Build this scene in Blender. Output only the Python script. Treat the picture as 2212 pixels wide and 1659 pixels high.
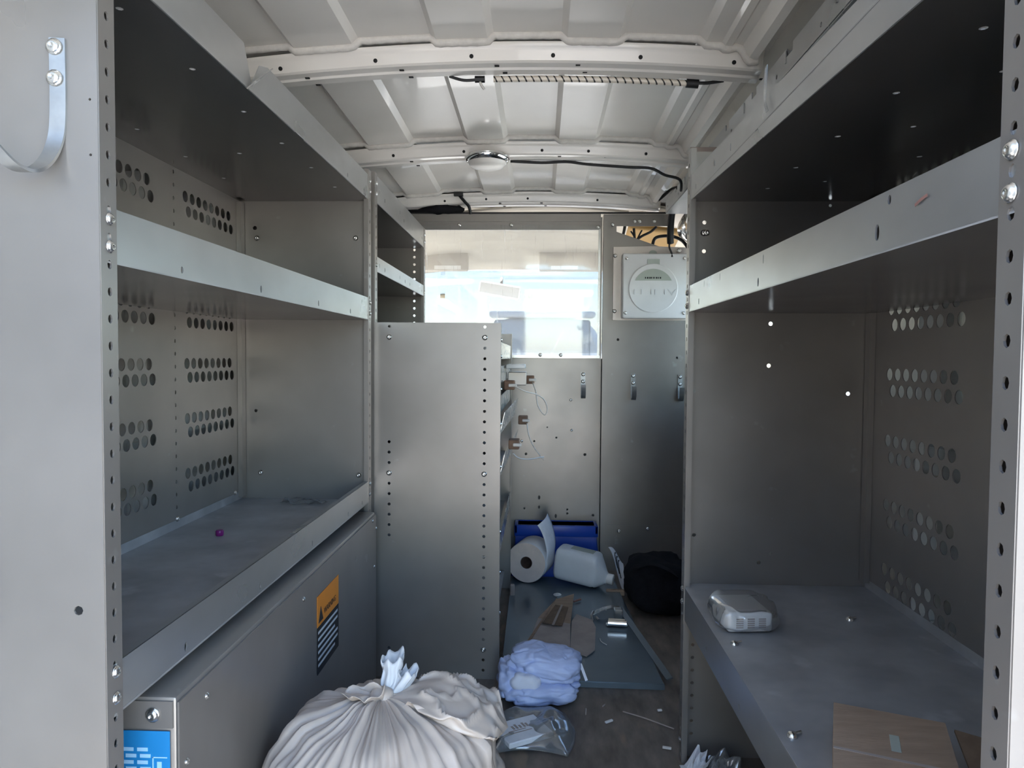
import bpy, bmesh, math, random
from mathutils import Vector, Matrix, noise
from mathutils.geometry import tessellate_polygon

for o in list(bpy.data.objects):
    bpy.data.objects.remove(o, do_unlink=True)
SC = bpy.context.scene
COL = SC.collection
R = math.radians
V = Vector
rnd = random.Random(7)

# ------------------------------------------------------------------ camera
EYE = V((0, 0, 0.788))
cam_d = bpy.data.cameras.new('camera')
cam_d.sensor_width = 36.0
cam_d.lens = 1550.0 / 2212.0 * 36.0
cam_d.clip_start = 0.02
cam = bpy.data.objects.new('camera', cam_d)
COL.objects.link(cam)
cam.matrix_world = (Matrix.Translation(EYE) @ Matrix.Rotation(R(2.24), 4, 'Z')
                    @ Matrix.Rotation(math.pi / 2 - R(2.14), 4, 'X') @ Matrix.Rotation(R(0.4), 4, 'Z'))
SC.camera = cam

# ------------------------------------------------------------------ daylight
SUN_AZ, SUN_EL = R(335.0), R(52.0)
w = bpy.data.worlds.new('world'); SC.world = w; w.use_nodes = True
nt = w.node_tree; nt.nodes.clear()
sky = nt.nodes.new('ShaderNodeTexSky'); sky.sky_type = 'NISHITA'
sky.sun_disc = False; sky.sun_elevation = SUN_EL; sky.sun_rotation = SUN_AZ
sky.air_density = 1.0; sky.dust_density = 0.8; sky.ozone_density = 1.0
bgn = nt.nodes.new('ShaderNodeBackground'); bgn.inputs['Strength'].default_value = 0.55
won = nt.nodes.new('ShaderNodeOutputWorld')
nt.links.new(sky.outputs[0], bgn.inputs[0]); nt.links.new(bgn.outputs[0], won.inputs[0])
sl = bpy.data.lights.new('sun', 'SUN'); sl.energy = 12.0; sl.angle = R(0.6); sl.color = (1.0, 0.95, 0.88)
so = bpy.data.objects.new('sun', sl); COL.objects.link(so)
sd = V((math.sin(SUN_AZ) * math.cos(SUN_EL), math.cos(SUN_AZ) * math.cos(SUN_EL), math.sin(SUN_EL)))
so.rotation_euler = sd.to_track_quat('Z', 'Y').to_euler(); so.location = sd * 20

cy = SC.cycles
cy.max_bounces = 7; cy.diffuse_bounces = 4; cy.glossy_bounces = 5; cy.transmission_bounces = 4; cy.transparent_max_bounces = 10
cy.adaptive_threshold = 0.02
cy.caustics_reflective = False; cy.caustics_refractive = False
vs = SC.view_settings
vs.view_transform = 'Standard'; vs.look = 'None'; vs.gamma = 1.0; vs.use_curve_mapping = False
vs.exposure = 1.5

# ------------------------------------------------------------------ materials
def nodes(name):
    m = bpy.data.materials.new(name); m.use_nodes = True
    t = m.node_tree
    return m, t, t.nodes['Principled BSDF'], t.nodes['Material Output']

def mat(name, col, rough=0.5, metal=0.0, spec=0.5, var=0.0, vscale=8.0, bump=0.0, bscale=60.0, stretch=None,
        rvar=0.0, coat=0.0, trans=0.0, sub=0.0, alpha=1.0, ior=1.45, spots=None):
    m, t, b, out = nodes(name)
    N, L = t.nodes, t.links
    b.inputs['Base Color'].default_value = (*col, 1)
    b.inputs['Roughness'].default_value = rough
    b.inputs['Metallic'].default_value = metal
    b.inputs['Specular IOR Level'].default_value = spec
    b.inputs['Coat Weight'].default_value = coat
    b.inputs['Transmission Weight'].default_value = trans
    b.inputs['IOR'].default_value = ior
    b.inputs['Alpha'].default_value = alpha
    if sub:
        b.inputs['Subsurface Weight'].default_value = sub
        b.inputs['Subsurface Radius'].default_value = (0.02, 0.02, 0.02)
    if var or bump or rvar or spots:
        tc = N.new('ShaderNodeTexCoord')
        mp = N.new('ShaderNodeMapping'); mp.inputs['Scale'].default_value = stretch or (1, 1, 1)
        geo = N.new('ShaderNodeNewGeometry')
        L.new(geo.outputs['Position'], mp.inputs['Vector'])
        if var:
            n = N.new('ShaderNodeTexNoise'); n.inputs['Scale'].default_value = vscale; n.inputs['Detail'].default_value = 3
            n.inputs['Roughness'].default_value = 0.6
            L.new(mp.outputs[0], n.inputs['Vector'])
            rp = N.new('ShaderNodeValToRGB')
            rp.color_ramp.elements[0].position = 0.3; rp.color_ramp.elements[1].position = 0.7
            rp.color_ramp.elements[0].color = (*[c * (1 - var) for c in col], 1)
            rp.color_ramp.elements[1].color = (*[min(1, c * (1 + var)) for c in col], 1)
            L.new(n.outputs[0], rp.inputs[0])
            src = rp.outputs[0]
            if spots:
                n2 = N.new('ShaderNodeTexNoise'); n2.inputs['Scale'].default_value = spots[1]; n2.inputs['Detail'].default_value = 3
                L.new(mp.outputs[0], n2.inputs['Vector'])
                r2 = N.new('ShaderNodeValToRGB'); r2.color_ramp.elements[0].position = spots[2]; r2.color_ramp.elements[1].position = spots[2] + 0.08
                L.new(n2.outputs[0], r2.inputs[0])
                mx = N.new('ShaderNodeMix'); mx.data_type = 'RGBA'
                L.new(r2.outputs[0], mx.inputs[0]); L.new(src, mx.inputs[6]); mx.inputs[7].default_value = (*spots[0], 1)
                src = mx.outputs[2]
            L.new(src, b.inputs['Base Color'])
        if rvar:
            n3 = N.new('ShaderNodeTexNoise'); n3.inputs['Scale'].default_value = vscale * 1.7; n3.inputs['Detail'].default_value = 2
            L.new(mp.outputs[0], n3.inputs['Vector'])
            mr = N.new('ShaderNodeMapRange'); mr.inputs['To Min'].default_value = max(0.02, rough - rvar); mr.inputs['To Max'].default_value = rough + rvar
            L.new(n3.outputs[0], mr.inputs['Value']); L.new(mr.outputs[0], b.inputs['Roughness'])
        if bump:
            n4 = N.new('ShaderNodeTexNoise'); n4.inputs['Scale'].default_value = bscale; n4.inputs['Detail'].default_value = 2
            L.new(mp.outputs[0], n4.inputs['Vector'])
            bp = N.new('ShaderNodeBump'); bp.inputs['Strength'].default_value = bump; bp.inputs['Distance'].default_value = 0.002
            L.new(n4.outputs[0], bp.inputs['Height']); L.new(bp.outputs[0], b.inputs['Normal'])
    return m

def film(name, tint=(0.9, 0.92, 0.93), haze=0.25, gloss=0.12, rough=0.15, streak=None, clear=(0.97, 0.98, 0.98)):
    """thin clear plastic: see-through, with some milky haze and gloss; streak = (scale xyz, cut, amount) scratches"""
    m, t, b, out = nodes(name)
    N, L = t.nodes, t.links
    N.remove(b)
    tr = N.new('ShaderNodeBsdfTransparent'); tr.inputs[0].default_value = (*clear, 1)
    df = N.new('ShaderNodeBsdfDiffuse'); df.inputs[0].default_value = (*tint, 1)
    tl = N.new('ShaderNodeBsdfTranslucent'); tl.inputs[0].default_value = (*tint, 1)
    hz = N.new('ShaderNodeMixShader'); hz.inputs[0].default_value = 0.5
    L.new(df.outputs[0], hz.inputs[1]); L.new(tl.outputs[0], hz.inputs[2])
    m1 = N.new('ShaderNodeMixShader'); m1.inputs[0].default_value = haze
    L.new(tr.outputs[0], m1.inputs[1]); L.new(hz.outputs[0], m1.inputs[2])
    gl = N.new('ShaderNodeBsdfGlossy'); gl.inputs['Roughness'].default_value = rough
    fr = N.new('ShaderNodeLayerWeight'); fr.inputs['Blend'].default_value = 0.3
    mm = N.new('ShaderNodeMath'); mm.operation = 'MULTIPLY_ADD'; mm.inputs[1].default_value = 0.6; mm.inputs[2].default_value = gloss
    L.new(fr.outputs['Fresnel'], mm.inputs[0])
    m2 = N.new('ShaderNodeMixShader'); L.new(mm.outputs[0], m2.inputs[0])
    L.new(m1.outputs[0], m2.inputs[1]); L.new(gl.outputs[0], m2.inputs[2])
    if streak:
        geo = N.new('ShaderNodeNewGeometry'); mp = N.new('ShaderNodeMapping'); mp.inputs['Scale'].default_value = streak[0]
        L.new(geo.outputs['Position'], mp.inputs['Vector'])
        n = N.new('ShaderNodeTexNoise'); n.inputs['Scale'].default_value = 1.0; n.inputs['Detail'].default_value = 6
        L.new(mp.outputs[0], n.inputs['Vector'])
        mr = N.new('ShaderNodeMapRange'); mr.inputs['From Min'].default_value = streak[1]; mr.inputs['From Max'].default_value = streak[1] + 0.12
        mr.inputs['To Min'].default_value = haze; mr.inputs['To Max'].default_value = haze + streak[2]
        L.new(n.outputs[0], mr.inputs['Value']); L.new(mr.outputs[0], m1.inputs[0])
    L.new(m2.outputs[0], out.inputs['Surface'])
    return m

M = {}
M['steel'] = mat('grey_coated_steel', (0.285, 0.265, 0.245), 0.32, 0.5, 0.5, var=0.09, vscale=5, rvar=0.08, spots=((0.36, 0.35, 0.335), 19, 0.71))
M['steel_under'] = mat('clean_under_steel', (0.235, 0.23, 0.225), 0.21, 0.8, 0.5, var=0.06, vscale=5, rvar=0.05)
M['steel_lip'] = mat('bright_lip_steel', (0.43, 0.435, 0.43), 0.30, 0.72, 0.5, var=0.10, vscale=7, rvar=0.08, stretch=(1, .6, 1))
M['steel_shelf'] = mat('worn_shelf_steel', (0.43, 0.43, 0.43), 0.45, 0.35, 0.5, var=0.2, vscale=9, rvar=0.1, spots=((0.54, 0.54, 0.54), 14, 0.64))
M['steel_bright'] = mat('galvanised_steel', (0.62, 0.62, 0.60), 0.26, 0.85, 0.5, var=0.08, vscale=12, rvar=0.08)
M['zinc'] = mat('zinc_bolt', (0.78, 0.76, 0.72), 0.22, 0.95, var=0.1, vscale=90)
M['hook_steel'] = mat('hook_steel', (0.36, 0.36, 0.35), 0.36, 0.8, var=0.12, vscale=40)
M['roof_paint'] = mat('white_roof_paint', (0.77, 0.735, 0.68), 0.27, 0.0, 0.6, var=0.05, vscale=3, coat=0.35, bump=0.02, bscale=6)
M['sealer'] = mat('seam_sealer', (0.66, 0.63, 0.58), 0.55, 0, var=0.08, vscale=60, bump=0.4, bscale=150)
M['van_inner'] = mat('van_inner_paint', (0.62, 0.61, 0.57), 0.4, 0, var=0.06, vscale=4)
M['floor'] = mat('worn_floor_mat', (0.15, 0.123, 0.10), 0.5, 0, 0.5, var=0.5, vscale=10, stretch=(2.2, 0.7, 1), rvar=0.15, bump=0.25, bscale=140, spots=((0.24, 0.18, 0.125), 7, 0.62))
M['black'] = mat('black_plastic', (0.012, 0.012, 0.013), 0.5, 0, var=0.2, vscale=40)
M['black_cloth'] = mat('black_cloth', (0.010, 0.010, 0.012), 0.85, 0, 0.2, var=0.3, vscale=60, bump=0.4, bscale=400)
M['hole_dark'] = mat('hole_shadow_black', (0.01, 0.01, 0.01), 0.8, var=0.1)  # black colour for the shade inside press holes and slots
M['glass'] = film('scratched_clear_sheet', (0.93, 0.95, 0.96), 0.07, 0.03, 0.04, streak=((150, 4, 10), 0.62, 0.22))
M['windshield'] = film('windshield_glass', (0.9, 0.95, 0.98), 0.03, 0.02, 0.01, clear=(0.42, 0.44, 0.455))
M['side_glass'] = film('side_window_glass', (0.9, 0.95, 0.98), 0.03, 0.02, 0.01, clear=(0.80, 0.85, 0.87))
M['headliner'] = mat('beige_headliner', (0.44, 0.41, 0.35), 0.9, 0, 0.2, var=0.05, vscale=5, bump=0.2, bscale=300)
M['headliner_tan'] = mat('tan_trim', (0.45, 0.27, 0.08), 0.7, 0, var=0.1)
M['visor'] = mat('visor_vinyl', (0.50, 0.46, 0.40), 0.7, 0, var=0.05)
M['cab_grey'] = mat('cab_grey_plastic', (0.16, 0.16, 0.155), 0.6, var=0.1)
M['mirror_glare'] = mat('mirror_glare', (0.93, 0.94, 0.95), 0.12, 0.0, 0.9, var=0.02)  # white base colour stands in for the bright reflection in the mirror
M['white_plastic'] = mat('white_plastic', (0.80, 0.79, 0.76), 0.35, 0, var=0.03)
M['white_enamel'] = mat('white_enamel_metal', (0.78, 0.78, 0.76), 0.32, 0, 0.5, var=0.04, vscale=12)
M['fan_plate'] = mat('pale_steel_plate', (0.66, 0.60, 0.55), 0.34, 0.4, var=0.05, vscale=10)
M['green_label'] = mat('green_grey_label', (0.42, 0.46, 0.40), 0.5, 0, var=0.05)
M['emboss'] = mat('pale_emboss', (0.70, 0.71, 0.70), 0.4, var=0.02)
M['chrome'] = mat('chrome', (0.88, 0.87, 0.85), 0.08, 1.0, var=0.02)
M['lens'] = mat('frosted_lens', (0.85, 0.81, 0.75), 0.35, 0, var=0.03)
M['paper'] = mat('white_paper', (0.80, 0.81, 0.83), 0.85, 0, 0.2, var=0.05, vscale=30, bump=0.3, bscale=220)
M['paper_end'] = mat('roll_end_paper', (0.84, 0.70, 0.61), 0.9, 0, 0.2, var=0.05, vscale=30, bump=0.3, bscale=300)
M['core'] = mat('brown_card_core', (0.16, 0.10, 0.075), 0.9, var=0.15)
M['blue_bin'] = mat('blue_bin_plastic', (0.010, 0.055, 0.36), 0.35, 0, var=0.08)
M['jug'] = mat('milky_jug_plastic', (0.70, 0.73, 0.75), 0.3, 0, var=0.04, vscale=20)
M['card'] = mat('brown_cardboard', (0.36, 0.26, 0.185), 0.85, 0, 0.2, var=0.12, vscale=18, bump=0.15, bscale=90, stretch=(1, 6, 1))
M['card_grey'] = mat('greyish_cardboard', (0.40, 0.34, 0.30), 0.85, 0, 0.2, var=0.12, vscale=18)
M['card_dark'] = mat('dark_kraft', (0.17, 0.115, 0.075), 0.8, 0, var=0.2, vscale=40)
M['plate'] = mat('smooth_steel_plate', (0.16, 0.20, 0.225), 0.2, 0.35, 0.6, var=0.08, vscale=6, rvar=0.06)
M['bag'] = mat('white_bin_bag', (0.57, 0.48, 0.405), 0.33, 0, 0.6, var=0.07, vscale=12, bump=0.6, bscale=28)
M['bag_pale'] = mat('clear_bag_tuft', (0.70, 0.71, 0.72), 0.25, 0, 0.6, var=0.06, alpha=0.8)
M['blue_film'] = mat('pale_blue_film', (0.52, 0.60, 0.86), 0.36, 0, 0.5, var=0.10, vscale=14, bump=0.5, bscale=30)
M['white_film'] = mat('whitish_film', (0.74, 0.76, 0.84), 0.4, 0, var=0.06)
M['clear'] = film('clear_bag_film', (0.75, 0.80, 0.84), 0.22, 0.10, 0.12)
M['clear_thin'] = film('clear_wrap_film', (0.8, 0.82, 0.85), 0.10, 0.07, 0.1)
M['purple'] = mat('purple_plastic', (0.20, 0.012, 0.14), 0.3, var=0.1)
M['orange'] = mat('orange_print', (0.72, 0.25, 0.03), 0.5, var=0.04)
M['ink'] = mat('black_print', (0.015, 0.015, 0.017), 0.5, var=0.1)
M['print_white'] = mat('white_print', (0.62, 0.66, 0.68), 0.5, var=0.03)
M['blue_label'] = mat('blue_print', (0.012, 0.20, 0.48), 0.45, var=0.06)
M['sky_print'] = mat('pale_blue_print', (0.32, 0.58, 0.80), 0.5, var=0.04)
M['wood'] = mat('brown_wood', (0.19, 0.11, 0.07), 0.7, var=0.25, vscale=30, stretch=(1, 8, 1))
M['wire_white'] = mat('white_wire', (0.66, 0.63, 0.58), 0.5, var=0.06)
M['foil'] = mat('foil_duct', (0.75, 0.76, 0.74), 0.22, 0.9, var=0.12, vscale=20, bump=0.6, bscale=30)
M['brown_plate'] = mat('brown_grey_steel', (0.22, 0.17, 0.15), 0.45, 0.4, var=0.08)
M['van_white'] = mat('white_car_paint', (0.80, 0.82, 0.84), 0.25, 0, coat=0.6, var=0.02)
M['car_glass'] = mat('car_rear_glass', (0.30, 0.36, 0.42), 0.08, 0.0, 0.8, coat=0.8, var=0.04)
M['brake_red'] = mat('red_brake_lens', (0.6, 0.12, 0.1), 0.3, var=0.05)
M['ground'] = mat('pale_concrete', (0.58, 0.54, 0.48), 0.85, var=0.12, vscale=2)
M['light_block'] = mat('dark_light_block', (0.076, 0.070, 0.066), 0.8, var=0.1, vscale=2)  # for the added wall that keeps rear light out
M['tyre'] = mat('tyre_rubber', (0.02, 0.02, 0.02), 0.8, var=0.1)
M['tan_sticker'] = mat('tan_sticker', (0.42, 0.33, 0.20), 0.7, var=0.05)
M['scuff'] = mat('scratched_edge', (0.25, 0.13, 0.11), 0.6, var=0.3)

def striped(name):
    m, t, b, out = nodes(name)
    N, L = t.nodes, t.links
    geo = N.new('ShaderNodeNewGeometry'); sp = N.new('ShaderNodeSeparateXYZ'); L.new(geo.outputs['Position'], sp.inputs[0])
    a = N.new('ShaderNodeMath'); a.operation = 'MULTIPLY_ADD'; a.inputs[1].default_value = 1 / 0.0152; a.inputs[2].default_value = 100.3
    L.new(sp.outputs[0], a.inputs[0])
    z = N.new('ShaderNodeMath'); z.operation = 'MULTIPLY_ADD'; z.inputs[1].default_value = 40.0; L.new(sp.outputs[2], z.inputs[0]); L.new(a.outputs[0], z.inputs[2])
    f = N.new('ShaderNodeMath'); f.operation = 'FRACT'; L.new(z.outputs[0], f.inputs[0])
    g = N.new('ShaderNodeMath'); g.operation = 'LESS_THAN'; g.inputs[1].default_value = 0.22; L.new(f.outputs[0], g.inputs[0])
    mx = N.new('ShaderNodeMix'); mx.data_type = 'RGBA'
    mx.inputs[6].default_value = (0.75, 0.68, 0.58, 1); mx.inputs[7].default_value = (0.02, 0.018, 0.015, 1)
    L.new(g.outputs[0], mx.inputs[0]); L.new(mx.outputs[2], b.inputs['Base Color'])
    b.inputs['Roughness'].default_value = 0.3
    return m
M['striped'] = striped('striped_rope_light')

# ------------------------------------------------------------------ builders
ORG = {}
XF = [Matrix.Identity(4)]

class MB:
    """collects shapes into one mesh"""
    def __init__(s): s.v = []; s.f = []; s.m = []
    def add(s, vs, fs, mi=0):
        k = len(s.v); s.v += [V(p) for p in vs]; s.f += [tuple(i + k for i in f) for f in fs]; s.m += [mi] * len(fs); return s
    def box(s, x0, x1, y0, y1, z0, z1, mi=0):
        vs = [(x, y, z) for z in (z0, z1) for y in (y0, y1) for x in (x0, x1)]
        return s.add(vs, [(0, 2, 3, 1), (4, 5, 7, 6), (0, 1, 5, 4), (2, 6, 7, 3), (0, 4, 6, 2), (1, 3, 7, 5)], mi)
    def rbox(s, x0, x1, y0, y1, z0, z1, r=0.004, seg=2, mi=0):
        bm = bmesh.new(); bmesh.ops.create_cube(bm, size=1)
        for q in bm.verts:
            q.co = V(((x0 + x1) / 2 + q.co.x * (x1 - x0), (y0 + y1) / 2 + q.co.y * (y1 - y0), (z0 + z1) / 2 + q.co.z * (z1 - z0)))
        bmesh.ops.bevel(bm, geom=list(bm.edges), offset=r, segments=seg, profile=0.5, affect='EDGES')
        bm.verts.index_update()
        s.add([q.co.copy() for q in bm.verts], [[q.index for q in f.verts] for f in bm.faces], mi); bm.free(); return s
    def plate(s, out, holes, t, org, u, v, mi=0):
        """flat sheet with real holes. out: 2D outline; holes: (a, b, r) circles, (a, b, ru, rv) slots or point lists"""
        org, u, v = V(org), V(u), V(v); n = u.cross(v).normalized()
        loops = [[V((a, b, 0)) for a, b in out]]
        for h in holes:
            if isinstance(h[0], (tuple, list)): loops.append([V((a, b, 0)) for a, b in h]); continue
            ru, rv = (h[2], h[2]) if len(h) == 3 else (h[2], h[3])
            k = 8 if max(ru, rv) < 0.005 else 16 if max(ru, rv) > 0.009 else 10
            loops.append([V((h[0] + ru * math.cos(2 * math.pi * i / k), h[1] + rv * math.sin(2 * math.pi * i / k), 0)) for i in range(k)])
        tris = tessellate_polygon(loops)
        P = [p for l in loops for p in l]; n0 = len(P)
        W = lambda p, d: org + u * p.x + v * p.y + n * d
        vs = [W(p, t / 2) for p in P] + [W(p, -t / 2) for p in P]
        fs = []
        for a, b, c in tris:
            if (P[b] - P[a]).cross(P[c] - P[a]).z < 0: b, c = c, b
            fs += [(a, b, c), (n0 + a, n0 + c, n0 + b)]
        k = 0
        for li, l in enumerate(loops):
            area = sum(l[i].x * l[(i + 1) % len(l)].y - l[(i + 1) % len(l)].x * l[i].y for i in range(len(l)))
            for i in range(len(l)):
                a, b = k + i, k + (i + 1) % len(l)
                q = (a, n0 + a, n0 + b, b)
                if (area > 0) != (li == 0): q = q[::-1]
                fs.append(q)
            k += len(l)
        return s.add(vs, fs, mi)
    def tube(s, pts, r, k=8, caps=True, mi=0, smooth=True):
        pts = [V(p) for p in pts]
        if smooth and len(pts) > 2: pts = catmull(pts, 6)
        rs = r if isinstance(r, (list, tuple)) else None
        vs, fs = [], []; up = V((0, 0, 1))
        prev = None
        for i, p in enumerate(pts):
            d = (pts[min(i + 1, len(pts) - 1)] - pts[max(i - 1, 0)]).normalized()
            if prev is None:
                a = d.orthogonal().normalized()
            else:
                a = (prev - d * prev.dot(d)).normalized()
            prev = a; b = d.cross(a)
            rr = r if rs is None else rs[0] + (rs[1] - rs[0]) * i / (len(pts) - 1)
            vs += [p + (a * math.cos(2 * math.pi * j / k) + b * math.sin(2 * math.pi * j / k)) * rr for j in range(k)]
        for i in range(len(pts) - 1):
            for j in range(k):
                fs.append((i * k + j, i * k + (j + 1) % k, (i + 1) * k + (j + 1) % k, (i + 1) * k + j))
        if caps: fs += [tuple(range(k))[::-1], tuple(range((len(pts) - 1) * k, len(pts) * k))]
        return s.add(vs, fs, mi)
    def lathe(s, prof, org, axis=(0, 0, 1), k=24, mi=0, caps=True):
        """prof: (radius, height) list along axis"""
        ax = V(axis).normalized(); a = ax.orthogonal().normalized(); b = ax.cross(a); org = V(org)
        vs = [org + ax * h + (a * math.cos(2 * math.pi * j / k) + b * math.sin(2 * math.pi * j / k)) * r for r, h in prof for j in range(k)]
        fs = [(i * k + j, i * k + (j + 1) % k, (i + 1) * k + (j + 1) % k, (i + 1) * k + j) for i in range(len(prof) - 1) for j in range(k)]
        if caps and prof[0][0] > 1e-6: fs.append(tuple(range(k))[::-1])
        if caps and prof[-1][0] > 1e-6: fs.append(tuple(range((len(prof) - 1) * k, len(prof) * k)))
        return s.add(vs, fs, mi)
    def strip(s, path, width, t=0.002, mi=0):
        """bent flat bar: path = 3D points, width = vector across"""
        path = [V(p) for p in path]; wv = V(width)
        vs, fs = [], []
        for i, p in enumerate(path):
            d = (path[min(i + 1, len(path) - 1)] - path[max(i - 1, 0)]).normalized()
            n = d.cross(wv).normalized() * t / 2
            vs += [p - wv / 2 - n, p + wv / 2 - n, p + wv / 2 + n, p - wv / 2 + n]
        for i in range(len(path) - 1):
            for j in range(4):
                fs.append((i * 4 + j, i * 4 + (j + 1) % 4, i * 4 + 4 + (j + 1) % 4, i * 4 + 4 + j))
        k = len(path) * 4
        fs += [(3, 2, 1, 0), (k - 4, k - 3, k - 2, k - 1)]
        return s.add(vs, fs, mi)
    def grid(s, fn, nu, nv, closed_u=False, mi=0):
        vs = [V(fn(i / (nu if closed_u else nu - 1), j / (nv - 1))) for j in range(nv) for i in range(nu)]
        fs = []
        for j in range(nv - 1):
            for i in range(nu if closed_u else nu - 1):
                i2 = (i + 1) % nu
                fs.append((j * nu + i, j * nu + i2, (j + 1) * nu + i2, (j + 1) * nu + i))
        return s.add(vs, fs, mi)
    def build(s, name, mats, parent=None, smooth=0, solid=0.0, label=None, cat=None, group=None, kind=None, origin=None):
        pts = [XF[-1] @ p for p in s.v]
        me = bpy.data.meshes.new(name)
        if parent is not None: org = ORG[parent.name]
        elif origin is not None: org = V(origin)
        else:
            mn = [min(p[i] for p in pts) for i in range(3)]; mx = [max(p[i] for p in pts) for i in range(3)]
            org = V(((mn[0] + mx[0]) / 2, (mn[1] + mx[1]) / 2, mn[2]))
        me.from_pydata([p - org for p in pts], [], s.f)
        for mm in (mats if isinstance(mats, (list, tuple)) else [mats]): me.materials.append(M[mm])
        me.polygons.foreach_set('material_index', s.m)
        me.update()
        if smooth:
            for p in me.polygons: p.use_smooth = True
            if smooth < 180: me.set_sharp_from_angle(angle=R(smooth))
        o = bpy.data.objects.new(name, me); COL.objects.link(o)
        if parent is not None: o.parent = parent
        else: o.location = org
        ORG[o.name] = org
        if solid:
            md = o.modifiers.new('thickness', 'SOLIDIFY'); md.thickness = solid; md.offset = 0
        tag(o, label, cat, group, kind)
        return o

def tag(o, label=None, cat=None, group=None, kind=None):
    if label: o['label'] = label
    if cat: o['category'] = cat
    if group: o['group'] = group
    if kind: o['kind'] = kind

def empty(name, loc, label=None, cat=None, group=None, kind=None):
    o = bpy.data.objects.new(name, None); COL.objects.link(o); o.empty_display_size = 0.05
    o.location = XF[-1] @ V(loc); ORG[o.name] = V(o.location)
    tag(o, label, cat, group, kind)
    return o

def catmull(pts, n=6):
    out = []
    for i in range(len(pts) - 1):
        p0, p1, p2, p3 = pts[max(i - 1, 0)], pts[i], pts[i + 1], pts[min(i + 2, len(pts) - 1)]
        for k in range(n):
            t = k / n
            out.append(0.5 * ((2 * p1) + (p2 - p0) * t + (2 * p0 - 5 * p1 + 4 * p2 - p3) * t * t + (3 * p1 - p0 - 3 * p2 + p3) * t ** 3))
    out.append(pts[-1])
    return out

class xf:
    def __init__(s, m): s.m = m
    def __enter__(s): XF.append(XF[-1] @ s.m)
    def __exit__(s, *a): XF.pop()

def place(x, y, z, rz=0, rx=0, ry=0):
    return xf(Matrix.Translation((x, y, z)) @ Matrix.Rotation(R(rz), 4, 'Z') @ Matrix.Rotation(R(ry), 4, 'Y') @ Matrix.Rotation(R(rx), 4, 'X'))

def wob(p, scale=10.0, amp=1.0, seed=0.0):
    q = V(p) * scale + V((seed, seed * 1.7, -seed))
    return noise.noise(q) * amp

# one shared bolt mesh: domed head with a recess and a washer rim
def bolt_mesh():
    mb = MB().lathe([(1.0, 0.0), (1.0, 0.10), (0.86, 0.14), (0.80, 0.34), (0.55, 0.55), (0.26, 0.62), (0.22, 0.50), (0.0, 0.48)], (0, 0, 0), k=12)
    me = bpy.data.meshes.new('bolt'); me.from_pydata(mb.v, [], mb.f); me.materials.append(M['zinc'])
    for p in me.polygons: p.use_smooth = True
    me.update(); return me
BOLT = bolt_mesh()
def bolt(parent, p, n, r=0.0065, name='bolt'):
    o = bpy.data.objects.new(name, BOLT); COL.objects.link(o); o.parent = parent
    q = V(n).to_track_quat('Z', 'Y').to_matrix().to_4x4()
    p = XF[-1] @ V(p); q = XF[-1].to_3x3().to_4x4() @ q
    o.matrix_local = Matrix.Translation(p - ORG[parent.name]) @ q @ Matrix.Scale(r, 4)
    return o

def flange_holes(z0, z1, a, r=0.0035, pitch=0.0254, start=0.012, skip=()):
    hs = []; z = z0 + start
    while z < z1 - 0.006:
        if not any(abs(z - k) < 0.008 for k in skip): hs.append((a, z, r, r * 1.25))
        z += pitch
    return hs

# ================================================================== THE VAN
XC = -0.03
def roof_z(y): return 1.405 - 0.016 * (y - 1.43)
ROOF = []
for d, dz in [(0, .011), (.066, .011), (.078, 0), (.176, 0), (.188, .011), (.330, .011), (.342, 0), (.372, 0), (.378, -.006), (.390, -.006), (.396, 0),
              (.412, -.004), (.424, -.026), (.436, -.030), (.438, .035), (.500, .045), (.515, -.01), (.53, -.02), (.60, -.05), (.68, -.09), (.745, -.15), (.775, -.22)]:
    ROOF.append((d, dz))
LEFT = [q for q in ROOF[1:] if q[0] < .35] + [(.455, 0), (.467, .011), (.575, .011), (.587, 0), (.62, -.03), (.68, -.08), (.745, -.15), (.775, -.22)]
prof = [(XC - d, dz) for d, dz in LEFT[::-1]] + [(XC + d, dz) for d, dz in ROOF]
def crown(x): return -0.085 * (x + 0.05) ** 2 if -.63 < x - XC < .5 else -0.085 * (.2304 if x > 0 else .372)
Y0, Y1 = 0.25, 2.95
mb = MB()
ys = [Y0, .8, 1.43, 2.05, 2.62, Y1]
vs = [(x, y, roof_z(y) + dz + crown(x)) for y in ys for x, dz in prof]
n = len(prof)
fs = [(j * n + i, j * n + i + 1, (j + 1) * n + i + 1, (j + 1) * n + i) for j in range(len(ys) - 1) for i in range(n - 1)]
mb.add(vs, fs)
mb.build('ceiling', 'roof_paint', smooth=25, solid=0.003, kind='structure', label='white painted ribbed steel van roof seen from below')
def roof_at(x, y):
    for (xa, za), (xb, zb) in zip(prof, prof[1:]):
        if xa <= x <= xb: return roof_z(y) + crown(x) + za + (zb - za) * (x - xa) / (xb - xa)
    return roof_z(y) - .4

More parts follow.
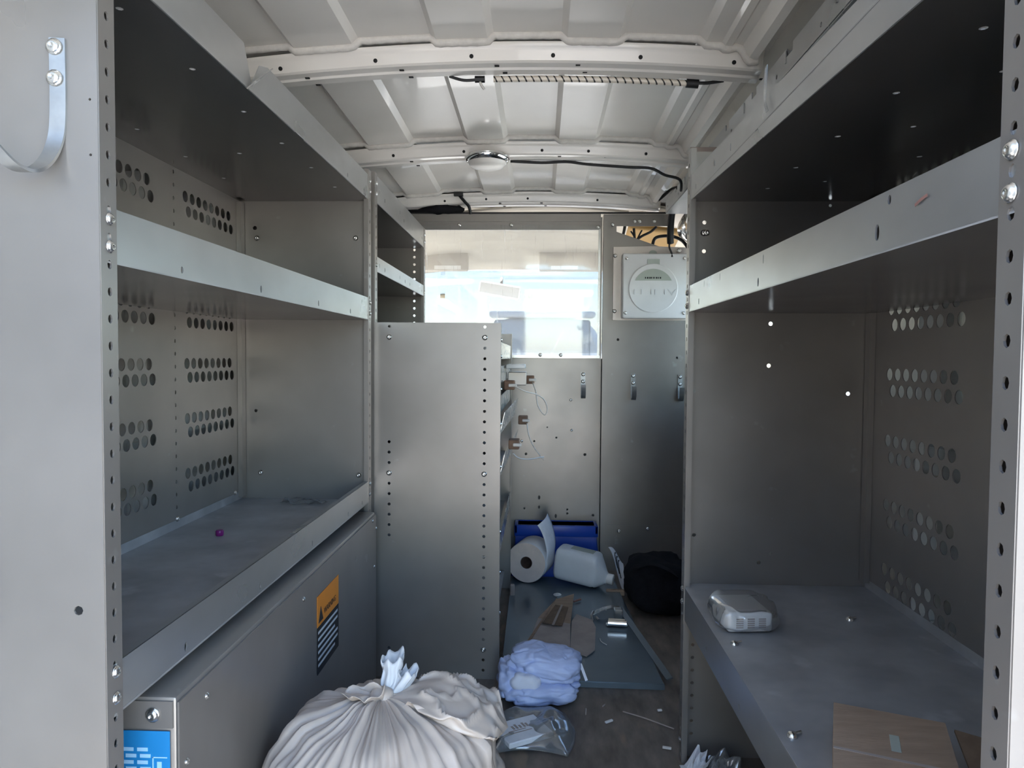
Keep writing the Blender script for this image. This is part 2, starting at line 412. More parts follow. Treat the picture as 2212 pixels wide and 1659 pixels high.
# side walls: outer skin plus vertical ribs
for side, nm in ((-1, 'wall_left'), (1, 'wall_right')):
    x = XC + side * 0.775
    mb = MB()
    win = [[(1.62, .66), (2.54, .66), (2.54, 1.13), (1.62, 1.13)]] if side > 0 else []
    ztop = roof_z(1.4) - .225
    mb.plate([(Y0, -.02), (2.95, -.02), (2.95, ztop), (Y0, ztop)], win, .004, (x, 0, 0), (0, 1, 0), (0, 0, 1))
    for yy in ((0.3, 0.78, 1.36, 1.94, 2.5) if side < 0 else (0.3, 0.78, 1.36, 2.56)):
        xa, xb = sorted((x - side * .045, x))
        mb.box(xa, xb, yy, yy + .07, -0.02, 1.14)
    for zz in (.25, .62, .95):
        xa, xb = sorted((x - side * .03, x))
        if side > 0 and zz > .9: mb.box(xa, xb, Y0, 1.60, zz, zz + .05)
        else: mb.box(xa, xb, Y0, 2.95, zz if zz < .6 or side < 0 else .58, (zz if zz < .6 or side < 0 else .58) + .05)
    mb.build(nm, 'van_inner', kind='structure', label='white painted inner %s side of the van body' % ('left' if side < 0 else 'right'))

MB().box(XC - .775, XC + .775, Y0, 2.95, -0.03, 0.0).build('floor', 'floor', kind='structure', label='dark worn van floor mat with dirt streaks')

MB().box(XC + .776, XC + .780, 1.60, 2.56, .64, 1.15).build('window_3', 'side_glass', None, kind='structure', label='side window of the van behind the right shelving')
# rear frame and open doors behind the camera, added dark wall beyond to block light
MB().box(XC - .775, XC - .745, Y0 - .03, Y0, -.03, 1.40).box(XC - .745, XC + .70, Y0 - .03, Y0, 1.26, 1.40).box(XC + .70, XC + .775, Y0 - .03, Y0, -.03, 1.40).build('wall_rear', 'van_inner', kind='structure', label='white rear door frame of the van behind the camera')
with place(XC + .775, Y0 - .03, 0, 275.0):
    MB().box(0, .72, 0, .035, -.03, 1.30).build('door_1', 'van_inner', kind='structure', label='half open right rear door of the van')
with place(XC - .775, Y0 - .03, 0, -58.0):
    MB().box(0, .72, -.035, 0, -.03, 1.30).build('door_2', 'van_inner', kind='structure', label='half open left rear door of the van')
MB().box(-8, -0.15, -1.6-.2, -1.6, -.72, 1.7).build('wall_light_block', 'light_block', kind='structure', label='dark wall added out of view behind the van to block light')

# roof bows
BOWS = [1.455, 2.065, 2.635]
bow_objs = []
for bi, by in enumerate(BOWS):
    mb = MB()
    sec = [(-.040, -.004), (-.033, -.011), (-.030, -.017), (-.025, -.034), (-.021, -.037), (-.004, -.039), (-.001, -.043), (.019, -.044), (.023, -.041), (.033, -.012), (.038, -.004)]
    xs = [XC - .62 + 1.075 * t / 56 for t in range(57)]
    vs = [(x, by + dy, roof_z(by) + crown(x) * 1.15 + dz) for x in xs for dy, dz in sec]
    k = len(sec)
    fs = [(i * k + j, (i + 1) * k + j, (i + 1) * k + j + 1, i * k + j + 1) for i in range(len(xs) - 1) for j in range(k - 1)]
    mb.add(vs, fs)
    b = mb.build('trim_%d' % (bi + 1), 'roof_paint', smooth=30, solid=0.0016, kind='structure',
                 label=['white curved roof bow nearest the camera, rope light under it', 'white curved roof bow carrying the round dome light', 'white curved roof bow above the partition'][bi])
    bow_objs.append(b)
    # seam sealer bead following the ribs
    pts = []
    for t in range(0, 150):
        x = XC - .61 + 1.06 * t / 149
        pts.append((x, by - .041, roof_at(x, by) - .0035 + .0006 * math.sin(t * 1.9)))
    MB().tube(pts, .0085, 8, smooth=False).build('seam_sealer', 'sealer', b, smooth=180)
    # press holes: black discs in the bow face and slot bars below, as their shade
    fx = [-.52, -.33, -.14, .02, .19, .37] if bi == 0 else [-.42, -.22, .0, .13, .29, .4] if bi == 1 else [-.35, -.2, -.05, .2]
    for x in fx:
        if abs(x - XC) > .6: continue
        z = roof_z(by) + crown(x) * 1.15
        MB().lathe([(.0042, -.002), (.0042, .0012), (.0, .0012)], (x, by - .0275, z - .026), (0, -.96, -.28), 10).build('press_hole', 'hole_dark', b)
        MB().box(x + .045, x + .054, by - .016, by - .011, z - .0405, z - .0385).build('press_slot', 'hole_dark', b)
        MB().box(x + .06, x + .069, by + .006, by + .011, z - .0458, z - .044).build('press_slot', 'hole_dark', b)

# side header rail with notched tabs (right and left)
for side in (1, -1):
    mb = MB()
    xr = XC + (.443 if side > 0 else -.60)
    out = [(Y0, 1.235)]
    y = Y0
    out = [(Y0, 0.0), (2.42, 0.0)]
    top = []
    yy = 2.42; k = 0
    while yy > Y0 + .1:
        hgt = .042 if k % 2 == 0 else .028
        L = .17 if k % 2 == 0 else .03
        top += [(yy, hgt), (max(Y0, yy - L), hgt)]
        yy -= L; k += 1
    top += [(Y0, .03)]
    mb.plate(out + top, [(y_, .014, .004) for y_ in (.5, .7, .9, 1.1, 1.3, 1.6, 1.9, 2.2, 2.38)], .0025, (xr, 0, 1.270 if side > 0 else 1.265), (0, 1, 0), (0, 0, 1))
    xa, xb = sorted((xr, xr + side * .09))
    mb.box(xa, xb, Y0, 2.42, 1.267, 1.2695)
    for y_ in (.62, .83, 1.04, 1.25, 1.5, 1.8, 2.1):
        xa, xb = sorted((xr - side * .003, xr + side * .03))
        mb.box(xa, xb, y_, y_ + .004, 1.288, 1.309)
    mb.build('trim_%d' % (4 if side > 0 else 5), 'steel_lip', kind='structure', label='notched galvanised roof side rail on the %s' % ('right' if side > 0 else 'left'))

# ------------------------------------------------------------------ partition
PY = 2.65
wf = empty('wall_front', (0, PY, 0), kind='structure', label='grey steel partition with a window in front of the cab')
def holes_px(l): return l
# centre lower panel
cp = [(-.13, .085, .004), (-.02, .478, .004), (.062, .492, .004), (-.05, .43, .005), (.118, .518, .003), (.028, .53, .003), (.168, .43, .0055),
      (-.0, .268, .0045, .008), (0, .232, .004, .006), (-.055, .227, .004), (.062, .2, .0045, .008), (.062, .166, .004, .007), (.105, .225, .004), (.105, .21, .004), (.2, .205, .005)]
MB().plate([(-.80, 0.0), (.2215, 0.0), (.2215, .796), (-.80, .796)], cp, .002, (0, PY, 0), (1, 0, 0), (0, 0, 1)).build('lower_panel', 'steel', wf)
MB().plate([(-.80, .79), (-.50, .79), (-.50, 1.312), (-.80, 1.312)], [], .002, (0, PY, 0), (1, 0, 0), (0, 0, 1)).build('side_panel', 'steel', wf)
MB().box(-.80, .216, PY - .012, PY + .012, 1.283, 1.311).build('top_rail', 'steel', wf)
MB().box(-.80, .46, PY - .016, PY - .004, 1.3112, 1.3165).build('rail_gasket', 'black', wf)
MB().box(-.80, .216, PY - .006, PY + .004, 1.254, 1.283).build('window_header', 'steel', wf)
post = MB().box(.216, .2225, PY - .004, PY + .02, 0.0, 1.30).box(.226, .243, PY - .016, PY + .02, 0.0, 1.308).build('post', 'steel', wf)
MB().box(-.80, .75, PY + .022, PY + .032, 0, .785).box(.245, .75, PY + .022, PY + .032, .785, 1.16).build('backing_board', 'cab_grey', wf)
# right panel with the angled cut-out
rp = [(.243, .163), (.56, .163), (.56, .92), (.56, 1.165), (.443, 1.19), (.274, 1.248), (.274, 1.268), (.46, 1.268), (.46, 1.311), (.243, 1.311)]
MB().plate(rp, [(.284, .855, .005), (.5, .79, .004)], .002, (0, PY, 0), (1, 0, 0), (0, 0, 1)).build('right_panel', 'steel', wf)
MB().plate([(.243, 0), (.70, 0), (.70, .17), (.243, .17)], [], .002, (0, PY - .003, 0), (1, 0, 0), (0, 0, 1)).build('kick_panel', 'steel', wf)
MB().plate([(.56, .163), (.72, .163), (.72, .9), (.56, .92)], [], .002, (0, PY + .01, 0), (1, 0, 0), (0, 0, 1)).build('outer_panel', 'steel', wf)
for x, z in [(-.3, 1.27), (-.11, 1.27), (.206, 1.262), (-.0, .797), (.075, .797), (.258, 1.272), (.338, 1.284), (.356, 1.284), (.408, 1.284), (.295, .15), (.40, .16)]:
    bolt(wf, (x, PY - .013, z), (0, -1, 0), .007)
for x, z in [(.114, .632), (-.066, .478), (.118, .52)]:
    bolt(wf, (x, PY - .002, z), (0, -1, 0), .005)

# partition window
wn = empty('window_1', (-.14, PY, .796), kind='structure', label='scratched clear plastic window in the grey partition')
MB().box(-.5, .214, PY - .008, PY - .005, .792, 1.272).build('pane', 'glass', wn)
MB().box(-.5, .218, PY - .012, PY - .003, .786, .796).box(.208, .216, PY - .011, PY - .003, .796, 1.256).build('window_edge', 'steel_bright', wn)

# hooks on the partition
def small_hook(x, z, label):
    h = empty('wall_hook', (x, PY, z - .108), label, 'hook', 'steel hooks on the partition')
    path = [(x, PY - .004, z), (x, PY - .004, z - .07), (x, PY - .010, z - .088), (x, PY - .024, z - .094), (x, PY - .037, z - .082), (x, PY - .042, z - .045)]
    MB().strip(path, (.0165, 0, 0), .003).build('strap', 'hook_steel', h, smooth=40)
    bolt(h, (x, PY - .006, z - .008), (0, -1, 0), .0075); bolt(h, (x, PY - .006, z - .034), (0, -1, 0), .0075)
small_hook(.158, .735, 'small steel J hook on the partition left of the post, below the window')
small_hook(.341, .731, 'small steel J hook on the partition below the white fan box')
small_hook(.512, .728, 'small steel J hook half hidden behind the right shelving post')

# white fan box on the partition
fb = empty('fan_box', (.40, PY, .922), 'square white metal fan box with a round cover on the partition', 'fan')
MB().plate([(.262, .926), (.55, .926), (.55, 1.19), (.40, 1.195), (.262, 1.192)], [], .003, (0, PY - .004, 0), (1, 0, 0), (0, 0, 1)).box(.262, .274, PY - .02, PY - .004, .926, 1.19).build('back_plate', 'fan_plate', fb)
MB().rbox(.292, .53, PY - .05, PY - .006, .931, 1.163, .006, 3).build('housing', 'white_enamel', fb, smooth=30)
yb = PY - .0505
MB().lathe([(.088, 0), (.088, .0015), (.0855, .003), (0, .003)], (.402, yb, 1.038), (0, -1, 0), 48).build('round_cover', 'white_enamel', fb, smooth=30)
seg = [(.402 + .072 * math.cos(a), 1.035 + .072 * math.sin(a)) for a in [R(25 + 130 * i / 20) for i in range(21)]]
lab = MB().plate(seg, [], .001, (0, yb - .0036, 0), (1, 0, 0), (0, 0, 1)).box(.381, .424, yb - .0012, yb - .0002, 1.10, 1.142).build('green_label', 'green_label', fb)
MB().plate([(.381 + .0215 + .015 * math.cos(R(180 * i / 10)), 1.165 + .012 * math.sin(R(180 * i / 10))) for i in range(11)], [], .001, (0, PY - .03, 0), (1, 0, 0), (0, 0, 1)).build('label_tab', 'green_label', fb)
mb = MB()
for i, xx in enumerate([.372, .379, .387, .394, .401, .410, .417, .424]):
    mb.box(xx, xx + (.005 if i % 3 else .0035), yb - .0046, yb - .0042, 1.072, 1.078)
for xx in (.392, .399, .406, .413): mb.box(xx, xx + .004, yb - .0018, yb - .0013, 1.112, 1.124)
mb.build('label_print', 'ink', lab, kind='stuff')
mb = MB()
for xx in (.334, .359, .394, .408, .442): mb.box(xx, xx + .003, yb - .0045, yb - .003, 1.016, 1.034)
mb.plate([(.452, 1.035), (.456, 1.035), (.469, 1.020), (.482, 1.035), (.486, 1.035), (.469, 1.014)], [], .0015, (0, yb - .0036, 0), (1, 0, 0), (0, 0, 1))
mb.build('embossed_mark', 'emboss', fb, kind='stuff')
for x, z in [(.268, 1.158), (.268, .958)]: bolt(fb, (x, PY - .02, z), (0, -1, 0), .0075)
for x, z in [(.306, 1.145), (.304, .95), (.512, 1.145), (.512, .95)]: bolt(fb, (x, yb, z), (0, -1, 0), .006)
bolt(fb, (.497, PY - .02, 1.176), (0, -1, 0), .009)

# ================================================================== SHELVING
def end_panel(parent, y, xf_, xb, z0, z1, inward, holes=(), fskip=(), name='end_panel', flange=.025, fstart=.012, bolts=(), matn='steel'):
    """upright end sheet in the XZ plane with a punched front flange turned along Y (inward = +1/-1)"""
    s = 1 if xb > xf_ else -1
    mb = MB()
    a, b = sorted((xf_, xb))
    mb.plate([(a, z0), (b, z0), (b, z1), (a, z1)], list(holes), .0018, (0, y, 0), (1, 0, 0), (0, 0, 1))
    ya, yb_ = sorted((y, y + inward * flange))
    mb.plate([(ya, z0), (yb_, z0), (yb_, z1), (ya, z1)], flange_holes(z0, z1, y + inward * flange * .52, start=fstart, skip=fskip), .0018, (xf_, 0, 0), (0, 1, 0), (0, 0, 1))
    xa, xb2 = sorted((xf_, xf_ + s * .010))
    ye = y + inward * flange
    mb.box(xa, xb2, min(ye, ye - .0015), max(ye, ye + .0015) if inward > 0 else ye + .0015, z0, z1)
    return mb.build(name, matn, parent)

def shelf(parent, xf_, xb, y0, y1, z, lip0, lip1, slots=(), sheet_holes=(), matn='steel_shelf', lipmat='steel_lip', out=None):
    """folded steel shelf: sheet with a front lip (own sub-part) and a low back return"""
    a, b = sorted((xf_, xb)); s = 1 if xb > xf_ else -1
    mb = MB().plate([(a, y0), (b, y0), (b, y1), (a, y1)], list(sheet_holes), .0015, (0, 0, z), (1, 0, 0), (0, 1, 0))
    xa, xb2 = sorted((xb - s * .003, xb - s * .0015))
    mb.box(xa, xb2, y0, y1, z, z + .018)
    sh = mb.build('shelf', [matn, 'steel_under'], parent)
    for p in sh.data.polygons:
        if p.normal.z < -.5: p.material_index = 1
    mb = MB()
    o = out or [(y0, lip0), (y1, lip0), (y1, lip1), (y0, lip1)]
    mb.plate(o, list(slots), .0016, (xf_ + s * .0012, 0, 0), (0, 1, 0), (0, 0, 1))
    xa, xb2 = sorted((xf_ + s * .001, xf_ + s * .011))
    if out is None: mb.box(xa, xb2, y0, y1, (lip1 if lip1 > z + .01 else lip0) - .0016, (lip1 if lip1 > z + .01 else lip0))
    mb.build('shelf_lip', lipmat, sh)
    return sh

def perf(yl, rows, y_half, p=.0287, r=.0112):
    hs = []
    for y0_ in yl:
        for z in rows:
            for i in range(8):
                hs.append((y0_ + i * p, z, r)); hs.append((y0_ + y_half + i * p, z - .0285, r))
    return hs

# ---- left near unit
XL, XLB = -.405, -.722
YA0, YA1 = .648, 1.702
ua = empty('shelving_unit', (-.56, 1.17, 0), 'grey steel shelving unit with perforated back, on the left nearest the camera', 'shelf', 'grey steel van shelving units')
end_panel(ua, YA0, XL, XLB, 0, 1.235, 1, holes=[(-.430, .548, .0045), (-.412, 1.02, .0013), (-.412, .97, .0013), (-.5, .3, .0045)], fskip=(.889, .914, .458, .483, 1.18, 1.205), fstart=.0085)
end_panel(ua, YA1, XL, XLB, 0, 1.225, -1, holes=[(-.684, .655, .004), (-.443, 1.068, .004), (-.684, 1.092, .005), (-.676, .34, .004)], fskip=(.889, .914, .458, .483))
sl_mid = [(1.03, .884, .003, .0055), (1.30, .884, .003, .0055), (1.52, .884, .003, .0055), (.80, .884, .003, .004), (1.62, .912, .0016, .005)]
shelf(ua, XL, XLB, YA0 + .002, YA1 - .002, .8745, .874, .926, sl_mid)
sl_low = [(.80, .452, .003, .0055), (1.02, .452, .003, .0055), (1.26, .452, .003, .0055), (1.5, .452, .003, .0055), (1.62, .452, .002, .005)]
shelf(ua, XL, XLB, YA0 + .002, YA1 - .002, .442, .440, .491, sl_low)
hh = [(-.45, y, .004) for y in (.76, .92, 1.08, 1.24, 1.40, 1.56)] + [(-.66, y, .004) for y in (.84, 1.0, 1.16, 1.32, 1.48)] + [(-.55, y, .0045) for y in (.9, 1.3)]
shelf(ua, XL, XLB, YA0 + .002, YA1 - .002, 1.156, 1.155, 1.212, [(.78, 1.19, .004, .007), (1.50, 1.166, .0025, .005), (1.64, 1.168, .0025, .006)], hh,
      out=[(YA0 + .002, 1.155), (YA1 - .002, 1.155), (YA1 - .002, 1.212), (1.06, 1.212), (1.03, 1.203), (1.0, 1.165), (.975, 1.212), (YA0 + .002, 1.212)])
# bent corner of the top lip
MB().strip([(XL, 1.0, 1.164), (XL + .006, 1.012, 1.178), (XL + .012, 1.03, 1.195)], (0, .035, .022), .0015).build('bent_lip_corner', 'steel_bright', ua, smooth=40)
rows = [.334, .222, .109, -.003, -.1155, -.228]
rows = [.788 + r_ - .0 for r_ in (.320, .2075, .095, -.0175, -.130, -.2425)]
ph = perf([1.436, 1.092], rows, .0125)
ph += [(1.389, z, .0028, .004) for z in [.46 + .0254 * i for i in range(29)]]
MB().plate([(YA0 + .003, .02), (YA1 - .003, .02), (YA1 - .003, 1.235), (YA0 + .003, 1.235)], ph, .0015, (XLB + .0018, 0, 0), (0, 1, 0), (0, 0, 1)).build('back_panel', 'steel', ua)
MB().box(XLB + .003, XLB + .014, YA1 - .024, YA1 - .003, .45, 1.15).build('corner_strip', 'steel', ua)
for z in (.889, .9145, .4585, .484, 1.175, 1.2): bolt(ua, (XL + .0012, YA0 + .0135, z), (1, 0, 0), .0062); bolt(ua, (XL + .0012, YA1 - .0135, z), (1, 0, 0), .0055)
for x, z in [(-.679, 1.068), (-.441, 1.068), (-.673, .505), (-.434, .502)]: bolt(ua, (x, YA1 - .001, z), (0, -1, 0), .0065)
for y, z in [(1.39, .462), (1.66, .463)]: bolt(ua, (XLB + .003, y, z), (1, 0, 0), .006)

# big J hooks on the near end panels
def big_hook(x0, y, ztop, dirx, label):
    h = empty('coat_hook', (x0, y, ztop - .13), label, 'hook', 'large steel J hooks')
    path = [V((x0, y - .003, ztop)), V((x0, y - .003, ztop - .06)), V((x0 - .002 * dirx, y - .004, ztop - .09)), V((x0 - .006 * dirx, y - .012, ztop - .112)), V((x0 - .012 * dirx, y - .024, ztop - .124)),
            V((x0 - .020 * dirx, y - .036, ztop - .122)), V((x0 - .030 * dirx, y - .046, ztop - .108)), V((x0 - .036 * dirx, y - .050, ztop - .098))]
    MB().strip(catmull(path, 4), (.0135, .002, 0), .003).build('strap', 'hook_steel', h, smooth=50)
    bolt(h, (x0 - .002, y - .005, ztop - .008), (0, -1, 0), .0075); bolt(h, (x0 - .002, y - .005, ztop - .036), (0, -1, 0), .0075)
big_hook(-.440, YA0, 1.074, 1, 'large steel J hook bolted to the left end panel')

# ---- second left unit, by the partition
YB0, YB1 = 1.742, 2.505
ub = empty('shelving_unit', (-.56, 2.12, 0), 'dark grey two shelf steel unit beside the partition window on the left', 'shelf', 'grey steel van shelving units')
end_panel(ub, YB0, XL, XLB, 0, 1.235, 1, fskip=(1.18, 1.205, 1.01))
col = [(-.442, 1.185 - .0254 * i, .0046) for i in range(13)]
end_panel(ub, YB1, XL, XLB, 0, 1.232, -1, holes=col, fskip=(1.18, 1.205, 1.01))
shelf(ub, XL, XLB, YB0 + .002, YB1 - .002, 1.166, 1.165, 1.232, [(1.80, 1.2, .002, .006), (1.86, 1.19, .003, .006), (2.06, 1.2, .002, .006), (2.12, 1.188, .003, .006), (2.26, 1.19, .003, .006), (2.44, 1.188, .003, .006)],
      [(-.5, 1.85, .004), (-.47, 1.95, .004), (-.53, 1.95, .004), (-.5, 2.05, .004)])
shelf(ub, XL, XLB, YB0 + .002, YB1 - .002, .998, .997, 1.034, [(1.80, 1.015, .002, .006), (1.86, 1.012, .003, .006), (2.06, 1.015, .002, .006), (2.14, 1.012, .003, .006), (2.22, 1.012, .003, .005), (2.44, 1.012, .003, .005)])
MB().plate([(YB0 + .003, .02), (YB1 - .003, .02), (YB1 - .003, 1.232), (YB0 + .003, 1.232)], [], .0015, (XLB + .0018, 0, 0), (0, 1, 0), (0, 0, 1)).build('back_panel', 'steel', ub)
for z in (1.185, 1.21, 1.012): bolt(ub, (XL + .0012, YB0 + .0135, z), (1, 0, 0), .0058); bolt(ub, (XL + .0012, YB1 - .0135, z), (1, 0, 0), .0058)

# ---- low cabinet in front of it (tall end panel facing us)
CX0, CX1, CY0, CY1, CZ = -.4025, -.096, 1.726, 2.42, .870
uc = empty('bin_cabinet', (-.25, 2.07, 0), 'low grey steel bin cabinet with a plain punched end panel facing the camera', 'cabinet')
ch = []
z = .860
i = 0
while z > .012:
    if i not in (1, 14, 31): ch.append((-.1335, z, .0038))
    if i in (0,) or 11 <= i <= 20 and i != 14 or i == 31: ch.append((-.3655, z, .0038))
    z -= .0254; i += 1
mb = MB().plate([(CX0, 0), (CX1, 0), (CX1, CZ), (CX0, CZ)], ch, .0018, (0, CY0, 0), (1, 0, 0), (0, 0, 1))
mb.plate([(CY0, 0), (CY0 + .025, 0), (CY0 + .025, CZ), (CY0, CZ)], flange_holes(0, CZ, CY0 + .013), .0018, (CX1, 0, 0), (0, 1, 0), (0, 0, 1))
mb.build('end_panel', 'steel', uc)
for ii in (1, 14, 31):
    bolt(uc, (-.1335, CY0 - .001, .860 - .0254 * ii), (0, -1, 0), .0068)
    if ii < 31: bolt(uc, (-.3655, CY0 - .001, .860 - .0254 * ii), (0, -1, 0), .0068)
mb = MB().plate([(CX0, 0), (CX1, 0), (CX1, CZ - .004), (CX0, CZ - .004)], [], .0018, (0, CY1, 0), (1, 0, 0), (0, 0, 1))
mb.plate([(CY1 - .025, 0), (CY1, 0), (CY1, CZ - .004), (CY1 - .025, CZ - .004)], [], .0018, (CX1, 0, 0), (0, 1, 0), (0, 0, 1))
mb.build('far_end_panel', 'steel', uc)
MB().box(CX0, CX0 + .0015, CY0 + .002, CY1 - .002, .02, CZ - .006).build('back_panel', 'steel', uc)
for k, zz in enumerate((.795, .735, .66, .575, .47, .30, .06)):
    mb = MB().box(CX0 + .002, CX1 - .02, CY0 + .003, CY1 - .003, zz, zz + .0015)
    sh = mb.build('shelf', 'steel_shelf', uc)
    if k < 6:
        mb = MB()
        if k in (3, 4):   # sloped bright lip
            mb.strip([(CX1 + .004, CY0 + .03, zz + .05), (CX1 + .018, CY1 - .03, zz + .05)], (.012, 0, .055), .0015)
        else:
            mb.box(CX1 - .004, CX1 - .0025, CY0 + .026, CY1 - .026, zz - .012, zz + .03)
        mb.build('shelf_lip', 'steel_bright', sh)
for z in (.83, .79, .71, .625, .52, .36, .26, .16): bolt(uc, (CX1 + .001, CY0 + .013, z), (1, 0, 0), .005)
# lock blocks with wire loops
def lock_block(x, y, z, label):
    b = empty('latch_block', (x, y, z - .01), label, 'latch', 'latch blocks with wire')
    MB().rbox(x, x + .028, y, y + .05, z - .012, z + .012, .002, 1).build('block', 'wood', b)
    MB().rbox(x + .012, x + .034, y - .006, y + .0, z - .004, z + .004, .0015, 1).build('pin', 'wire_white', b)
    return b
l1 = lock_block(CX1 + .002, 1.86, .715, 'brown latch block on the cabinet edge, upper one with a wire loop')
MB().tube([(-.066, 1.855, .714), (-.04, 1.86, .70), (-.01, 1.90, .69), (.012, 1.95, .672), (.02, 1.97, .645), (.012, 1.97, .63), (-.006, 1.99, .655), (-.012, 2.05, .69), (-.022, 2.1, .715)], .0016, 6).build('wire_loop', 'wire_white', l1, smooth=180)
l2 = lock_block(-.045, 2.1, .722, 'brown latch block further along the cabinet, holding the end of the wire loop')
MB().rbox(CX1 + .002, -.04, 2.09, 2.16, .706, .745, .002, 1).build('bracket', 'steel', l2)
l3 = lock_block(CX1 + .015, 1.86, .560, 'brown latch block on the cabinet edge, lower one with a hanging wire')
MB().tube([(-.07, 1.88, .535), (-.055, 1.9, .52), (-.03, 1.95, .51), (.0, 2.0, .508), (.012, 2.02, .507)], .0017, 6).build('hanging_wire', 'wire_white', l3, smooth=180)
l4 = lock_block(-.064, 2.13, .60, 'brown latch block behind a sloped bright lip on the cabinet')
MB().tube([(-.038, 2.12, .592), (-.032, 2.1, .56), (-.018, 2.08, .53), (.002, 2.06, .505), (.012, 2.05, .494)], .0015, 6).build('hanging_wire', 'wire_white', l4, smooth=180)
# pale bracket piece on the upper shelf edge
pb = MB().rbox(CX1 + .002, -.042, 1.98, 2.12, .756, .768, .003, 2).build('plastic_bracket', 'white_plastic', None, label='white plastic bracket sticking out of the cabinet front below the window', cat='bracket', smooth=40)

# ---- locker under the left shelf
XK, YK0, YK1, ZK = -.384, .735, 1.655, .424
lk = empty('storage_locker', (-.54, 1.2, 0), 'grey steel locker box under the lowest left shelf', 'cabinet')
MB().rbox(-.715, XK, YK0 + .001, YK1, 0.0, ZK, .004, 2).build('body', 'steel', lk, smooth=35)
MB().plate([(YK0 + .002, .004), (YK1, .004), (YK1, ZK - .006), (YK0 + .002, ZK - .006)], [(1.47, .365, .003, .006)], .002, (XK + .0015, 0, 0), (0, 1, 0), (0, 0, 1)).build('front_panel', 'steel', lk)
MB().box(-.48, XK - .003, YK0 - .0015, YK0 + .001, ZK - .033, ZK - .004).build('end_cap', 'steel', lk)
bolt(lk, (-.408, YK0 - .002, ZK - .0185), (0, -1, 0), .008)
for y, z in [(.80, .395), (.752, .345), (1.14, .392), (1.62, .41), (1.655, .385), (1.635, .30)]: bolt(lk, (XK + .0026, y, z), (1, 0, 0), .0042, 'rivet')
# orange warning label on the locker front
wl = empty('warning_label', (XK, 1.27, .245), 'orange and black warning sticker on the grey locker front', 'label')
x_ = XK + .003
MB().box(x_, x_ + .0006, 1.208, 1.338, .318, .372).build('header', 'orange', wl)
MB().box(x_, x_ + .0006, 1.208, 1.338, .235, .3165).build('text_field', 'ink', wl)
mb = MB()
for k in range(6):
    zz = .305 - k * .0115
    mb.box(x_ + .0006, x_ + .0009, 1.212, 1.212 + (.118 if k not in (2, 5) else .06 + .02 * (k % 3)), zz, zz + .0045)
mb.build('text_lines', 'print_white', wl, kind='stuff')
MB().plate([(1.214, .324), (1.240, .324), (1.227, .350)], [], .0006, (x_ + .0009, 0, 0), (0, 1, 0), (0, 0, 1)).build('warning_triangle', 'ink', wl)
def text(s, size, p, u, v, m, parent, name='lettering'):
    cu = bpy.data.curves.new('t', 'FONT'); cu.body = s; cu.size = size; cu.resolution_u = 2
    ob = bpy.data.objects.new('t', cu); COL.objects.link(ob)
    me = bpy.data.meshes.new_from_object(ob)
    bpy.data.objects.remove(ob, do_unlink=True)
    p, u, v = V(p), V(u), V(v)
    mb = MB().add([p + u * q.co.x + v * q.co.y for q in me.vertices], [tuple(f.vertices) for f in me.polygons])
    return mb.build(name, m, parent, solid=.0003)
text('WARNING', .0152, (x_ + .001, 1.245, .330), (0, 1, 0), (0, 0, 1), 'ink', wl)
# blue label on the locker end
with place(0, 0, .026):
    bl = empty('instruction_label', (-.44, YK0, .16), 'blue printed instruction sticker on the end of the grey locker', 'label')
    y_ = YK0 - .0012
    MB().box(-.475, -.390, y_ - .0006, y_, .14, .362).build('sheet', 'blue_label', bl)
    mb = MB()
    for k in range(4): 
        for q in range(4): mb.box(-.472 + q * .0155 + .003 * (k % 2), -.472 + q * .0155 + .0115 + .003 * (k % 2), y_ - .001, y_ - .0006, .340 - k * .007, .344 - k * .007)
    for k in range(8):
        for q in range(3): mb.box(-.468 + q * .019, -.468 + q * .019 + .014, y_ - .001, y_ - .0006, .300 - k * .007, .303 - k * .007)
    mb.build('text_lines', 'sky_print', bl, kind='stuff')
    mb = MB()
    for k in range(4):
        z0 = .310 - k * .026
        mb.box(-.409, -.393, y_ - .001, y_ - .0006, z0 + .023, z0 + .0242).box(-.409, -.4078, y_ - .001, y_ - .0006, z0, z0 + .024).box(-.404, -.399, y_ - .001, y_ - .0006, z0 + .004, z0 + .019)
    mb.build('icon_boxes', 'sky_print', bl, kind='stuff')

# ---- right unit
XR, XRB = .282, .637
YR0, YR1 = .432, 1.408
ur = empty('shelving_unit', (.46, .91, 0), 'grey steel shelving unit with three shelves along the right side', 'shelf', 'grey steel van shelving units')
end_panel(ur, YR0, XR, XRB, 0, 1.20, 1, fskip=(.889, .914, 1.105, 1.12), fstart=.0125)
fh = [(.444, .882, .0042), (.444, .856, .0042), (.442, .775, .0042), (.594, .722, .0042), (.304, .442, .004), (.452, .408, .003), (.43, .39, .004), (.30, .725, .003), (.314, 1.05, .004), (.314, .995, .004), (.552, 1.135, .003), (.552, 1.108, .003), (.552, 1.082, .003)]
fh += [(.305, .30 - .0254 * k, .0036) for k in range(11)]
end_panel(ur, YR1, XR, XRB, 0, 1.185, -1, holes=fh, fskip=(.889, .914, .357, .332), name='far_end_panel')
MB().box(XR + .004, XR + .07, YR1 + .004, YR1 + .008, 1.10, 1.195).build('top_gusset', 'brown_plate', ur)
shelf(ur, XR, XRB, YR0 + .002, YR1 - .002, .877, .877, .926, [(.62, .895, .004, .007), (.60, .918, .003, .004), (.95, .888, .003, .006), (1.30, .890, .003, .0055), (1.15, .917, .0012, .006), (1.26, .917, .0012, .006), (1.38, .91, .0012, .006), (.93, .915, .0015, .006)])
